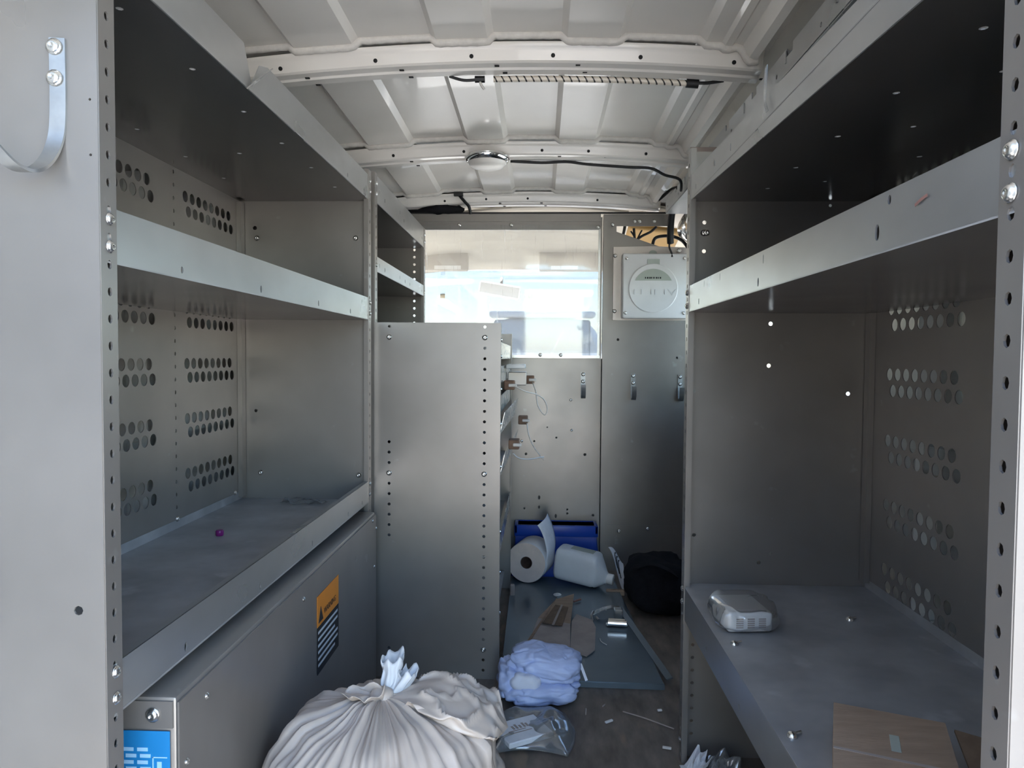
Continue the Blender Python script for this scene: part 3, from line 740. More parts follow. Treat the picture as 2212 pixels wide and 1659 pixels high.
shelf(ur, XR, XRB, YR0 + .002, YR1 - .002, 1.0905, 1.090, 1.138, [(1.34, 1.103, .002, .005), (1.10, 1.105, .003, .006), (1.2, 1.108, .002, .005)],
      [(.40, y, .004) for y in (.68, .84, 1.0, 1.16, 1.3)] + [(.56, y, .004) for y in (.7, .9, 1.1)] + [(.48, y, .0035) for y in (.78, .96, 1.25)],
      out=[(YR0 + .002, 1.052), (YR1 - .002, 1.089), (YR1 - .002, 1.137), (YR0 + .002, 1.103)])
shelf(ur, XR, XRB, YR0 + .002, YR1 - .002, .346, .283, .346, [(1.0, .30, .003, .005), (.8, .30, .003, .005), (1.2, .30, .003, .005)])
MB().strip([(XR - .0008, .540, .9085), (XR - .0008, .549, .907), (XR - .0008, .557, .9045)], (0, .0004, .0022), .0003).build('red_scuff', 'scuff', ur)
rr = [.788 + a for a in (.092, -.0265, -.147, -.265, -.384, .21, .325)]
ph = [(1.126 - 0 + i * .0292, z, .0112) for z in rr for i in range(8)] + [(1.112 + i * .0292, z - .0295, .0112) for z in rr for i in range(8)]
ph += [(.70 + i * .0292, z, .0112) for z in rr for i in range(8)] + [(.686 + i * .0292, z - .0295, .0112) for z in rr for i in range(8)]
MB().plate([(YR0 + .003, .02), (YR1 - .003, .02), (YR1 - .003, 1.185), (YR0 + .003, 1.185)], ph, .0015, (XRB - .0018, 0, 0), (0, 1, 0), (0, 0, 1)).build('back_panel', 'steel', ur)
MB().box(XRB - .014, XRB - .003, YR1 - .022, YR1 - .003, .36, 1.08).build('corner_strip', 'steel', ur)
for z in (.8885, .9140): bolt(ur, (XR - .0012, YR0 + .0135, z), (-1, 0, 0), .0064); bolt(ur, (XR - .0012, YR1 - .0135, z), (-1, 0, 0), .0062)
for z in (.3405, .315, .04): bolt(ur, (XR - .0012, YR1 - .0135, z), (-1, 0, 0), .0058)
for x, z in [(.313, 1.030), (.318, 1.030)]: bolt(ur, (x, YR1 - .001, z), (0, -1, 0), .0065)
big_hook(.287, YR0 - .002, 1.10, 1, 'steel J hook on the right end panel, cut off by the upper right picture corner')
# tape / cable tie hanging on the right top lip
MB().strip([(XR - .002, .925, 1.155), (XR - .003, .925, 1.13), (XR - .004, .923, 1.11), (XR - .003, .915, 1.095)], (0, .009, 0), .0008).build('plastic_strap', 'clear', None, label='clear plastic strap end hanging over the right upper shelf edge', cat='strap')

# ================================================================== ROOF FITTINGS
zb = roof_z(BOWS[1]) - .044
dl = empty('dome_light', (-.155, BOWS[1] - .02, zb - .03), 'round chrome rimmed dome light on the second roof bow', 'light')
c0 = (-.155, BOWS[1] - .015, zb + .004)
MB().lathe([(.0635, .0), (.064, -.006), (.060, -.014), (.0555, -.017), (.053, -.014)], c0, (0, 0, 1), 40, caps=False).build('chrome_ring', 'chrome', dl, smooth=40)
MB().lathe([(.0545, -.013), (.052, -.022), (.045, -.029), (.03, -.034), (.0, -.036)], c0, (0, 0, 1), 40).build('lens', 'lens', dl, smooth=60)

za = lambda x: roof_z(BOWS[0]) + crown(x) * 1.15 - .046
rl = empty('rope_light', (.1, BOWS[0] + .03, za(.1) - .015), 'striped rope light fixed under the nearest roof bow', 'light')
pts = [(x, BOWS[0] + .028, za(x) - .004) for x in [-.10 + .39 * i / 14 for i in range(15)]]
MB().tube(pts, .0062, 10).build('tube', 'striped', rl, smooth=180)
e = pts[-1]; s_ = pts[0]
MB().tube([e, (e[0] + .024, e[1], e[2] - .002)], .0088, 10).tube([(e[0] + .022, e[1], e[2]), (e[0] + .045, e[1] + .002, e[2] + .001), (e[0] + .075, e[1] + .004, e[2] + .006)], .0035, 8).build('end_plug', 'black', rl, smooth=40)
MB().tube([(-.19, BOWS[0] + .025, za(-.19) + .003), (-.16, BOWS[0] + .025, za(-.16) - .006), (-.13, BOWS[0] + .025, za(-.13) - .005)], .003, 8).tube([(-.138, s_[1], s_[2]), (-.118, s_[1], s_[2])], .007, 8).build('lead', 'black', rl, smooth=40)
MB().tube([(-.128, s_[1], s_[2] - .004), (-.124, s_[1] - .004, s_[2] - .014), (-.119, s_[1], s_[2] - .020)], .0026, 6).build('clip', 'wire_white', rl, smooth=180)

zc = lambda x: roof_z(BOWS[1]) + crown(x) * 1.15 - .046
MB().tube([(-.09, BOWS[1] + .01, zc(-.09)), (.0, BOWS[1] + .012, zc(0) - .004), (.07, BOWS[1] + .01, zc(.07) - .001), (.13, BOWS[1] + .012, zc(.13) - .006), (.24, BOWS[1] + .012, zc(.24) - .009), (.31, BOWS[1] + .014, zc(.31) - .008), (.35, BOWS[1] + .02, zc(.35) - .022), (.395, BOWS[1] + .03, 1.30), (.405, BOWS[1] + .06, 1.275)], .0042, 8).build('roof_cable', 'black', None, smooth=180, label='black cable running right from the dome light along the roof bow', cat='cable')

# wires above the partition
def cable(name, pts, r, label, m='black', group='black wires above the partition'):
    return MB().tube(pts, r, 8).build(name, m, None, smooth=180, label=label, cat='wire', group=group)
MB().tube([(-.30, 2.60, 1.375), (-.29, 2.60, 1.362), (-.275, 2.60, 1.345), (-.262, 2.605, 1.33), (-.258, 2.62, 1.308)], .0055, 8).box(-.315, -.282, 2.585, 2.61, 1.366, 1.379).build('drain_strap', 'black', None, smooth=40, label='black strap hanging from the roof bow above the partition on the left', cat='strap')
def clump(u, v):
    th, ph = u * 2 * math.pi, v * math.pi
    p = V((math.cos(th) * math.sin(ph) * .085, math.sin(th) * math.sin(ph) * .02, math.cos(ph) * .016))
    return V((-.36, 2.63, 1.325)) + p * (1 + .5 * wob(p, 40, 1, 3))
MB().grid(clump, 20, 9, True).tube([(-.52, 2.63, 1.318), (-.43, 2.63, 1.32), (-.30, 2.63, 1.318)], .006, 8).build('wire_bundle', 'black_cloth', None, smooth=180, label='black taped wire bundle lying on the partition top rail', cat='wire')
for x in (-.285, -.276, -.265, -.256):
    pass
cable('wire', [(.385, 2.63, 1.335), (.42, 2.6, 1.355), (.455, 2.56, 1.38), (.475, 2.5, 1.372)], .006, 'thick black wire rising to the roof at the right of the partition')
cable('wire', [(.462, 2.52, 1.36), (.457, 2.54, 1.31), (.455, 2.56, 1.27), (.455, 2.57, 1.22), (.458, 2.58, 1.195)], .012, 'thick black wire loom dropping behind the right shelving post')
cable('wire', [(.466, 2.605, 1.22), (.458, 2.605, 1.19), (.466, 2.605, 1.165), (.468, 2.6, 1.15)], .0035, 'thin black wire with a clip above the white fan box')
cable('wire', [(.305, 2.655, 1.27), (.302, 2.66, 1.25), (.297, 2.67, 1.225)], .0055, 'short black wire in the left corner of the partition cut out')
cable('wire', [(.338, 2.66, 1.262), (.340, 2.66, 1.24), (.345, 2.66, 1.22), (.37, 2.66, 1.235), (.40, 2.66, 1.25), (.42, 2.655, 1.268)], .0048, 'black branched wire in the middle of the partition cut out')
cable('wire', [(.345, 2.66, 1.222), (.335, 2.66, 1.24), (.327, 2.66, 1.252)], .003, 'thin black wire branch left in the partition cut out')
cable('wire', [(.352, 2.66, 1.225), (.362, 2.66, 1.245), (.368, 2.66, 1.255)], .003, 'thin black wire branch right in the partition cut out')
cable('wire', [(.405, 2.66, 1.188), (.412, 2.66, 1.22), (.43, 2.66, 1.232), (.47, 2.65, 1.232), (.505, 2.63, 1.215), (.525, 2.61, 1.185)], .006, 'black wire arching right behind the fan box')
cable('wire', [(.448, 2.6, 1.34), (.46, 2.6, 1.325), (.473, 2.6, 1.30)], .004, 'white wire beside the black loom under the roof', 'wire_white')
# foil wrapped duct
def duct(u, v):
    p = V((.545, 2.48 + .16 * v, 1.255 + .01 * math.sin(v * 3)))
    th = 2 * math.pi * u; rr_ = .05 * (1 + .18 * math.sin(v * 26) * .4)
    q = p + V((math.cos(th) * rr_, 0, math.sin(th) * rr_))
    return q + V((1, 1, 1)) * wob(q, 30, .008)
MB().grid(duct, 24, 14, True).build('foil_duct', 'foil', None, smooth=180, label='crumpled silver foil duct at the roof corner right of the partition', cat='duct')

# ================================================================== THE CAB AND OUTSIDE
def head(u, v):
    x = -.86 + 1.70 * u; y = 2.68 + .95 * v
    return V((x, y, 1.352 - .012 * v - .105 * v ** 9 - .10 * ((x + .02) / .85) ** 4 + (.012 * math.sin(v * 6) )))
MB().grid(head, 25, 18).build('cab_headliner', 'headliner', None, smooth=180, solid=.01, kind='structure', label='beige cab headliner seen through the partition window')
MB().grid(lambda u, v: V((-.30 + .62 * u, 2.67 + .06 * v, 1.325 + .022 * math.sin(math.pi * u) - .004 * v)), 21, 4).build('headliner_edge', 'headliner', None, smooth=180, solid=.006, kind='structure', label='pale headliner edge above the partition rail')
MB().grid(lambda u, v: V((.33 + .2 * u, 2.74 + .25 * v, 1.29 - .02 * u - .06 * v)), 8, 8).build('cab_side_trim', 'headliner_tan', None, smooth=180, solid=.01, kind='structure', label='tan cab trim behind the partition cut out')
for side, nm, lb in ((-1, 'sun_visor', 'beige sun visor left of the mirror'), (1, 'sun_visor', 'beige sun visor right of the mirror')):
    x0, x1 = (-.64, -.353) if side < 0 else (-.012, .34)
    vz = empty('sun_visor', ((x0 + x1) / 2, 3.52, 1.2), lb + ', seen through the partition window', 'visor', 'beige sun visors')
    MB().rbox(x0, x1, 3.50, 3.525, 1.205, 1.315, .012, 4).build('pad', 'visor', vz, smooth=60)
    xa = x0 + .12 if side < 0 else x0 + .06
    MB().box(xa, xa + .13, 3.4985, 3.4995, 1.214, 1.232).build('warning_strip', 'white_plastic', vz)
mr_ = empty('rear_view_mirror', (-.2, 3.62, 1.07), 'rear view mirror coloured white for its glare, behind the partition window', 'mirror')
with place(-.208, 3.62, 1.125, 0, 0, 9):
    MB().rbox(-.106, .106, .0, .03, -.034, .034, .014, 4).build('housing', 'white_plastic', mr_, smooth=60)  # housing coloured white too, as part of the mirror's glare
    MB().rbox(-.10, .10, -.003, .001, -.027, .027, .0015, 1).build('mirror_face', 'mirror_glare', mr_)
MB().tube([(-.2, 3.64, 1.15), (-.2, 3.68, 1.19)], .008, 8).build('stem', 'cab_grey', mr_, smooth=180)
ws = [(-.80, 3.66, 1.225), (.74, 3.66, 1.225), (.80, 4.25, .80), (-.86, 4.25, .80)]
MB().grid(lambda u, v: V((-.80 + 1.54 * u + (u - .5) * .12 * v, 3.66 + .6 * v + .05 * math.sin(math.pi * u), 1.232 - .45 * v)), 21, 12).build('window_2', 'windshield', None, smooth=180, solid=.004, kind='structure', label='windshield of the van seen through the partition window')
for k, (x, z) in enumerate([(-.525, 1.112), (-.055, 1.114)]):
    MB().box(x - .013, x + .013, 3.835, 3.837, z - .012, z + .012).build('windshield_sticker', 'tan_sticker', None, label='small tan sticker on the windshield %s of the mirror' % ('left' if k == 0 else 'right'), cat='sticker', group='tan windshield stickers')
mb = MB()
for s in (-1, 1):
    xx = -.03 + s * .80
    mb.tube([(xx - s * .05, 3.62, 1.25), (xx, 4.28, .79)], .035, 8, smooth=False)
mb.build('wall_cab_pillars', 'cab_grey', None, smooth=40, kind='structure', label='grey windshield pillars of the cab')
for s in (-1, 1):
    xx = -.03 + s * .84
    MB().box(min(xx, xx + s * .05), max(xx, xx + s * .05), 2.95, 4.5, -.05, .75).box(min(xx, xx + s * .05), max(xx, xx + s * .05), 2.95, 3.1, .7, 1.28).build('wall_cab_%s' % ('left' if s < 0 else 'right'), 'cab_grey', None, kind='structure', label='cab door side on the %s' % ('left' if s < 0 else 'right'))
MB().box(-.88, .82, 2.66, 3.72, 1.36, 1.40).build('ceiling_cab', 'van_white', None, kind='structure', label='outer cab roof')
MB().rbox(-.84, .78, 3.9, 4.4, .45, .74, .05, 4).build('dashboard', 'cab_grey', None, smooth=60, label='dark grey dashboard in the cab below the windshield', cat='dashboard')
MB().grid(lambda u, v: V((-.85 + 1.64 * u, 4.3 + .7 * v, .74 - .18 * v - .06 * (2 * u - 1) ** 2)), 12, 8).build('van_hood', 'van_white', None, smooth=180, solid=.01, kind='structure', label='white hood of the van outside the windshield')
MB().box(-60, 60, -60, 60, -.76, -.72).build('ground', 'ground', None, kind='structure', label='pale concrete ground outside the van')
# parked car in front
pc = empty('parked_car', (.0, 10.5, -.72), 'white car parked in front, seen blurred through the windshield', 'car')
def body(u, v):
    th = 2 * math.pi * u
    yy = 9.3 + 4.2 * v
    hw, hz = .84, .92
    c, s = math.cos(th), math.sin(th)
    e_ = .45
    x = math.copysign(abs(c) ** e_, c) * hw * (1 - .12 * max(0, s)); z = math.copysign(abs(s) ** e_, s) * hz
    k_ = 1 if .02 < v < .97 else .9
    return V((.02 + x * k_, yy, .40 + z * k_ * (1 - .25 * max(0, v - .65) / .35 if s > 0 else 1)))
MB().grid(body, 48, 24, True).add([body(i / 48, 0) for i in range(48)], [tuple(range(48))]).build('body', 'van_white', pc, smooth=60)
MB().rbox(-.66, .70, 9.20, 9.55, 1.30, 1.38, .03, 4).build('roof_spoiler', 'van_white', pc, smooth=60)
MB().rbox(-.14, .22, 9.192, 9.21, 1.335, 1.355, .004, 2).build('brake_light', 'brake_red', pc)
MB().rbox(-.60, .64, 9.26, 9.30, .76, 1.27, .04, 3).build('rear_window', 'car_glass', pc, smooth=60)
MB().tube([(.12, 9.25, .80), (.30, 9.25, 1.14)], .012, 8).rbox(.02, .16, 9.235, 9.26, .77, .83, .005, 1).build('wiper', 'white_plastic', pc)
for x in (-.72, .76):
    for yy in (10.1, 12.7): MB().lathe([(.34, -.1), (.34, .1), (.2, .11), (0, .11)], (x, yy, -.38), (1, 0, 0), 24).build('wheel', 'tyre', pc, smooth=40)

# ================================================================== THINGS ON THE FLOOR
# steel sheet lying on the floor
fp = empty('steel_sheet', (.1, 2.1, 0), 'flat dark grey steel sheet lying on the floor under the paper roll', 'metal sheet')
MB().plate([(-.09, 1.70), (.300, 1.69), (.262, 2.50), (-.094, 2.50)], [], .002, (0, 0, .014), (1, 0, 0), (0, 1, 0)).build('sheet', 'plate', fp)
MB().strip([(-.09, 1.699, .007), (.302, 1.689, .007)], (0, 0, .013), .002).build('front_flange', 'plate', fp)
MB().strip([(.250, 2.20, .020), (.318, 1.715, .016)], (.016, .002, .004), .002).build('side_flange', 'plate', fp)
MB().strip([(.066, 2.49, .0165), (.072, 2.24, .0165)], (.022, 0, 0), .003).build('seam_strip', 'plate', fp)
wz = MB().lathe([(.0045, .0), (.0125, .0), (.0135, .003), (.011, .005), (.0045, .005), (.0045, .0)], (.062, 2.305, .0165), (0, 0, 1), 20, caps=False)
wz.build('washer', 'white_plastic', None, smooth=40, label='small white ring washer on the steel sheet in front of the jug', cat='washer')

# paper towel roll
with place(-.042, 2.428, .0865, -17):
    pt = empty('paper_towel_roll', (0, .1, -.0695), 'big white paper roll with its loose end sticking up, by the blue bin', 'paper roll')
    rr_, Ln = .0695, .105
    MB().lathe([(.021, .0), (rr_ - .002, .0), (rr_, .003), (rr_, Ln - .003), (rr_ - .002, Ln), (.021, Ln)], (0, 0, 0), (0, 1, 0), 56, caps=False).build('roll', 'paper', pt, smooth=40)
    MB().lathe([(.0215, -.0006), (rr_ - .0015, -.0006)], (0, 0, 0), (0, 1, 0), 56, caps=False).build('roll_end', 'paper_end', pt)
    MB().lathe([(.0213, .0), (.0195, .0), (.0195, Ln), (.0213, Ln)], (0, 0, 0), (0, 1, 0), 32, caps=False).build('core_tube', 'core', pt, smooth=40)
    path = [V((rr_ * math.cos(a), 0, rr_ * math.sin(a))) for a in (R(-25), R(-5), R(12))] + [V((.070, 0, .045)), V((.062, 0, .085)), V((.048, 0, .120)), V((.036, 0, .138))]
    pp = catmull(path, 5)
    def flap(u, v):
        i = v * (len(pp) - 1); a = pp[int(i)]; b = pp[min(int(i) + 1, len(pp) - 1)]; q = a.lerp(b, i - int(i))
        t = .003 + u * .098
        return V((q.x + .002 + .010 * v * math.sin(u * 2.5), t, q.z + .022 * v * (u - .3)))
    MB().grid(flap, 8, 22).build('loose_sheet', 'paper', pt, smooth=180, solid=.0008)

# blue bin
with place(.062, 2.6055, 0, 0):
    bb = empty('storage_bin', (0, 0, 0), 'blue plastic storage bin standing against the partition behind the paper roll', 'bin')
    W0, W1, H = .150, .138, .185
    def tap(x, y, z): k_ = 1 + .12 * (1 - z / H); return (x * k_, y, z)
    mb = MB()
    for (x0, x1, y0, y1) in ((-.142, .142, -.042, -.038), (-.142, .142, .034, .038), (-.142, -.138, -.042, .038), (.138, .142, -.042, .038)):
        vs = [tap(x, y - (.012 * (1 - z / H) if y < 0 else 0), z) for z in (0.001, H) for y in (y0, y1) for x in (x0, x1)]
        mb.add(vs, [(0, 2, 3, 1), (4, 5, 7, 6), (0, 1, 5, 4), (2, 6, 7, 3), (0, 4, 6, 2), (1, 3, 7, 5)])
    mb.box(-.15, .15, -.05, .038, .001, .004)
    mb.build('tub', 'blue_bin', bb)
    MB().rbox(-.150, .150, -.050, -.038, H - .04, H, .003, 2).rbox(-.150, .150, .034, .042, H - .02, H, .003, 2).rbox(-.150, -.138, -.05, .042, H - .03, H, .003, 2).rbox(.138, .150, -.05, .042, H - .03, H, .003, 2).build('rim', 'blue_bin', bb, smooth=40)

# white jug lying on its side
with place(.066, 2.445, .093, -20, 0, 7):
    jg = empty('plastic_jug', (.09, 0, -.06), 'milky white plastic jug lying on its side beside the paper roll', 'jug')
    def jug(u, v):
        th = 2 * math.pi * u; c, s = math.cos(th), math.sin(th)
        prof_ = [(0, 0), (.0, .8), (.006, .96), (.016, 1), (.132, 1), (.148, .92), (.163, .62), (.175, .36), (.179, .33)]
        i = v * (len(prof_) - 1); a = prof_[int(i)]; b = prof_[min(int(i) + 1, len(prof_) - 1)]; t = i - int(i)
        x = a[0] + (b[0] - a[0]) * t; k_ = a[1] + (b[1] - a[1]) * t
        e_ = .5 if x < .146 else .75
        cz = -.022 * max(0, (x - .14) / .04)
        return V((x, math.copysign(abs(c) ** e_, c) * .048 * k_, math.copysign(abs(s) ** e_, s) * .056 * k_ + cz))
    MB().grid(jug, 40, 33, True).build('body', 'jug', jg, smooth=180)
    MB().lathe([(.0165, .0), (.0175, .002), (.0175, .020), (.0155, .022), (0, .022)], (.178, 0, -.0205), (1, 0, 0), 28).build('cap', 'white_plastic', jg, smooth=40)
    MB().box(.045, .125, -.02, .02, .0555, .0562).build('label_strip', 'green_label', jg)

# crumpled printed paper and a wood chip behind the jug
def curl(u, v):
    x = .240 + .052 * u; y = 2.465 - .05 * v
    return V((x + .012 * v, y, .135 - .10 * v * u - .03 * v - .045 * u + .012 * math.sin(u * 5 + v * 2)))
cpz = MB().grid(curl, 12, 12).build('printed_paper', 'paper', None, smooth=180, solid=.0006, label='crumpled white printed paper between the jug and the black bag', cat='paper')
for k in range(3):
    pts = [curl(.45 + .12 * k + .10 * math.cos(a), .35 + .25 * math.sin(a)) + V((0, -.0015, .002)) for a in [R(100 + 22 * i) for i in range(9)]]
    MB().tube(pts, .0016, 5).build('print_arc', 'ink', cpz)
MB().rbox(.225, .285, 2.355, 2.375, .001, .02, .003, 1).build('wood_offcut', 'card', None, label='small brown wood offcut beside the jug cap', cat='wood piece')

# black bag
def bbag(u, v):
    th = 2 * math.pi * u; ph = math.pi * v
    c, s = math.cos(th), math.sin(th); sp, cp_ = math.sin(ph), math.cos(ph)
    x = math.copysign(abs(c) ** .7, c) * sp ** .6 * .105; y = math.copysign(abs(s) ** .7, s) * sp ** .6 * .15
    z = math.copysign(abs(cp_) ** .8, cp_) * .078
    p = V((x, y, z)); p *= 1 + .22 * wob(p, 14, 1, 5) + .06 * wob(p, 45, 1, 2)
    p.z = max(p.z, -.074) + .074
    return V((.385, 2.29, .001)) + p + V((0, .0, -.12 * (p.x) * .4))
bk = empty('tool_bag', (.385, 2.29, 0), 'black soft cloth bag on the floor by the right shelving post', 'bag')
MB().grid(bbag, 40, 24, True).build('body', 'black_cloth', bk, smooth=180)
MB().strip(catmull([V(p) for p in [(.30, 2.2, .145), (.34, 2.17, .165), (.39, 2.16, .15), (.43, 2.18, .12)]], 5), (0, .03, .004), .003).build('strap', 'black_cloth', bk, smooth=60)

# carton scraps
cs = empty('torn_carton', (.04, 2.05, .016), 'torn open brown kraft carton lying on the steel sheet', 'carton')
def sheet3(pts, name, m, parent, t=.003):
    pts = [V(p) for p in pts]
    n_ = (pts[1] - pts[0]).cross(pts[2] - pts[0]).normalized()
    if n_.z < 0: pts = pts[::-1]; n_ = -n_
    k_ = len(pts)
    mb = MB().add([p + n_ * t / 2 for p in pts] + [p - n_ * t / 2 for p in pts], [tuple(range(k_)), tuple(range(2 * k_ - 1, k_ - 1, -1))] + [(i, k_ + i, k_ + (i + 1) % k_, (i + 1) % k_) for i in range(k_)])
    return mb.build(name, m, parent)
sheet3([(-.025, 1.905, .018), (.085, 1.87, .018), (.092, 2.02, .03), (.0, 2.06, .03)], 'lower_panel', 'card_grey', cs)
sheet3([(.0, 2.06, .03), (.092, 2.02, .03), (.112, 2.235, .045), (.055, 2.19, .042)], 'upper_panel', 'card', cs)
sheet3([(.012, 2.012, .0345), (.068, 1.995, .0345), (.09, 2.12, .043), (.052, 2.14, .043)], 'dark_flap', 'card_dark', cs, .002)
sheet3([(-.035, 1.90, .017), (-.022, 1.905, .022), (.058, 2.2, .045), (.05, 2.2, .03)], 'side_flap', 'card', cs, .002)
sheet3([(.038, 1.99, .0375), (.045, 1.99, .0375), (.074, 2.13, .046), (.069, 2.135, .046)], 'tape_strip', 'card_grey', cs, .0008)
sheet3([(.085, 1.86, .0185), (.126, 1.83, .0185), (.15, 1.87, .0185), (.165, 2.03, .0185), (.158, 2.085, .0185), (.115, 2.13, .0185), (.098, 2.07, .0185)], 'flat_cardboard', 'card_grey', None, .003)
o = bpy.data.objects['flat_cardboard']; tag(o, 'flat greyish cardboard piece beside the torn carton on the steel sheet', 'cardboard')
MB().tube([(.112, 2.24, .02), (.125, 2.25, .021), (.135, 2.262, .020)], .0035, 6).build('red_scrap', 'scuff', None, smooth=180, label='tiny dark red scrap at the tip of the torn carton', cat='scrap')
MB().tube([(.170, 1.955, .017), (.172, 1.93, .018), (.185, 1.91, .017)], .0012, 5).build('plastic_thread', 'white_plastic', None, smooth=180, label='short pale plastic thread beside the flat cardboard piece', cat='scrap')

# latch hardware
ht = empty('metal_latch', (.225, 2.08, .015), 'small shiny metal latch hardware lying on the steel sheet', 'latch')
MB().tube([(.200, 2.035, .031), (.252, 2.030, .031)], .009, 14).tube([(.203, 2.055, .029), (.250, 2.05, .029)], .008, 12).build('barrel', 'chrome', ht, smooth=40)
MB().rbox(.196, .258, 2.045, 2.06, .0165, .024, .002, 1).build('foot', 'steel_bright', ht)
MB().strip([(.165, 2.13, .024), (.19, 2.135, .034), (.22, 2.15, .036), (.245, 2.16, .030)], (.004, .026, 0), .003).build('arm', 'steel_bright', ht)
MB().tube([(.165, 2.125, .030), (.158, 2.10, .028), (.160, 2.07, .0215)], .004, 8).tube([(.172, 2.10, .022), (.178, 2.08, .0215)], .004, 6).build('pin', 'chrome', ht, smooth=60)
MB().rbox(.225, .25, 2.10, 2.13, .0165, .045, .003, 1).build('keeper', 'steel_bright', ht)

# folded pale blue plastic bundle
def pillow(cx, cy, cz, a, b, c, rz=0, tilt=0, e=.6, seed=0, amp=.10, fz=None):
    m_ = Matrix.Translation((cx, cy, cz)) @ Matrix.Rotation(R(rz), 4, 'Z') @ Matrix.Rotation(R(tilt), 4, 'Y')
    def f(u, v):
        th = 2 * math.pi * u; ph = math.pi * v
        sg = lambda q, k_: math.copysign(abs(q) ** k_, q)
        p = V((sg(math.cos(th), e) * sg(math.sin(ph), .55) * a, sg(math.sin(th), e) * sg(math.sin(ph), .55) * b, sg(math.cos(ph), .8) * c))
        p *= 1 + amp * wob(p, 22, 1, seed) + amp * .5 * wob(p, 60, 1, seed + 4)
        cr = sum((max(0, 1 - abs(noise.noise(V((p.x * f1, p.y * f1 * .6, p.z * f1 * 2.2)) + V((seed, q_, -q_)))) * 5)) ** 2 * am for f1, q_, am in ((12, 0, .11), (24, 3, .06), (48, 7, .03)))
        p *= 1 - cr
        q = m_ @ p
        q.z = max(q.z, .002)
        return q
    return f
pk = empty('plastic_bundle', (.0, 1.63, 0), 'folded pale blue plastic film bundle on the floor in front of the steel sheet', 'plastic bundle')
MB().grid(pillow(.008, 1.625, .030, .090, .062, .028, 4, -3, seed=1), 110, 56, True).build('lower_fold', 'blue_film', pk, smooth=180)
MB().grid(pillow(.018, 1.640, .082, .084, .06, .036, -6, 5, seed=6, amp=.12), 110, 56, True).build('upper_fold', 'blue_film', pk, smooth=180)
MB().grid(pillow(-.062, 1.635, .045, .030, .05, .040, 10, 0, seed=12, amp=.35), 80, 44, True).build('crumpled_end', 'blue_film', pk, smooth=180)
MB().grid(pillow(-.026, 1.592, .060, .034, .022, .018, 0, 8, seed=15, amp=.4), 32, 16, True).build('white_crease', 'white_film', pk, smooth=180)
MB().strip([(.098, 1.63, .085), (.106, 1.625, .065), (.112, 1.62, .05)], (.006, 0, .002), .001).build('loose_tab', 'white_film', pk)

# clear bag with booklet
bkk = empty('booklet', (-.03, 1.44, .0), 'white folded leaflet in the clear bag on the floor', 'booklet')
with place(-.030, 1.452, .012, 30):
    MB().rbox(-.052, .050, -.042, .042, 0, .012, .002, 1).build('pages', 'paper', bkk)
    mb = MB()
    for k in range(2): mb.box(-.034, .016 - .01 * k, -.012 + .008 * k, -.0095 + .008 * k, .0121, .0124)
    mb.build('print', 'card_grey', bkk, kind='stuff')
    mb = MB()
    for k, (a, b) in enumerate([(-.020, .012), (-.012, .016), (-.004, .010), (.005, .016), (.012, .012)]): mb.box(a, a + .005, .002, b + .004, .0121, .0124)
    mb.build('print_mark', 'card_grey', bkk, kind='stuff')
def cbag(u, v):
    x = -.095 + .155 * u; y = 1.385 + .165 * v
    e_ = min(u, 1 - u, v, 1 - v) * 2
    p = V((x + .02 * math.sin(v * 3) , y + .02 * math.sin(u * 3.1), 0))
    z = .004 + .055 * (e_ ** .6) * (.6 + .5 * wob(p, 14, 1, 8) + .25 * wob(p, 40, 1, 3))
    return V((p.x, p.y, max(.003, z)))
MB().grid(cbag, 36, 36).build('clear_bag', 'clear', None, smooth=180, solid=.0004, label='crumpled clear plastic bag on the floor beside the big bin bag', cat='bag')

# big white bin bag with a knot
TB = V((-.212, .935, 0))
KN = V((-.222, 1.0, .305))
def tbag(u, v):
    th = 2 * math.pi * u
    # v: 0 at the knot, 1 at the floor centre
    pr_ = [(.0, .012, 1.0), (.08, .052, .975), (.20, .112, .93), (.36, .156, .83), (.55, .183, .60), (.75, .185, .25), (.90, .150, .02), (1.0, .0, .005)]
    for a, b in zip(pr_, pr_[1:]):
        if a[0] <= v <= b[0] + 1e-9:
            t = (v - a[0]) / (b[0] - a[0])
            rr_ = a[1] + (b[1] - a[1]) * t; zz = a[2] + (b[2] - a[2]) * t; break
    w_ = max(0, 1 - v / .75) * min(1, v / .06)
    cyc = V((math.cos(th), math.sin(th), 0))
    pl = .10 * noise.noise(cyc * 7.0 + V((0, 0, v * 1.2))) + .09 * noise.noise(cyc * 15.0 + V((5, 0, v * .8))) + .05 * (1 - 2 * abs(noise.noise(cyc * 11.0 + V((9, 0, v)))))
    rr_ *= 1 + .7 * pl * w_
    zz = zz * KN.z + pl * .13 * w_
    c, s = math.cos(th), math.sin(th)
    ex = 1.0 + .05 * math.cos(th - .3)
    p = V((c * rr_ * .92 * ex, s * rr_ * .95, zz))
    lean = (1 - min(1, v / .8)); base = TB.lerp(KN, lean)
    q = V((base.x + p.x, base.y + p.y, zz))
    q += V((c, s, .5)) * (.014 * wob(q, 13, 1, 2) + .006 * wob(q, 34, 1, 9)) * min(1, v / .15)
    q.x = max(q.x, -.379)
    q.z = max(q.z, .002)
    return q
tb = empty('bin_bag', TB, 'big tied white plastic bin bag on the floor in front of the locker', 'bag')
MB().grid(tbag, 200, 44, True).build('body', 'bag', tb, smooth=180)
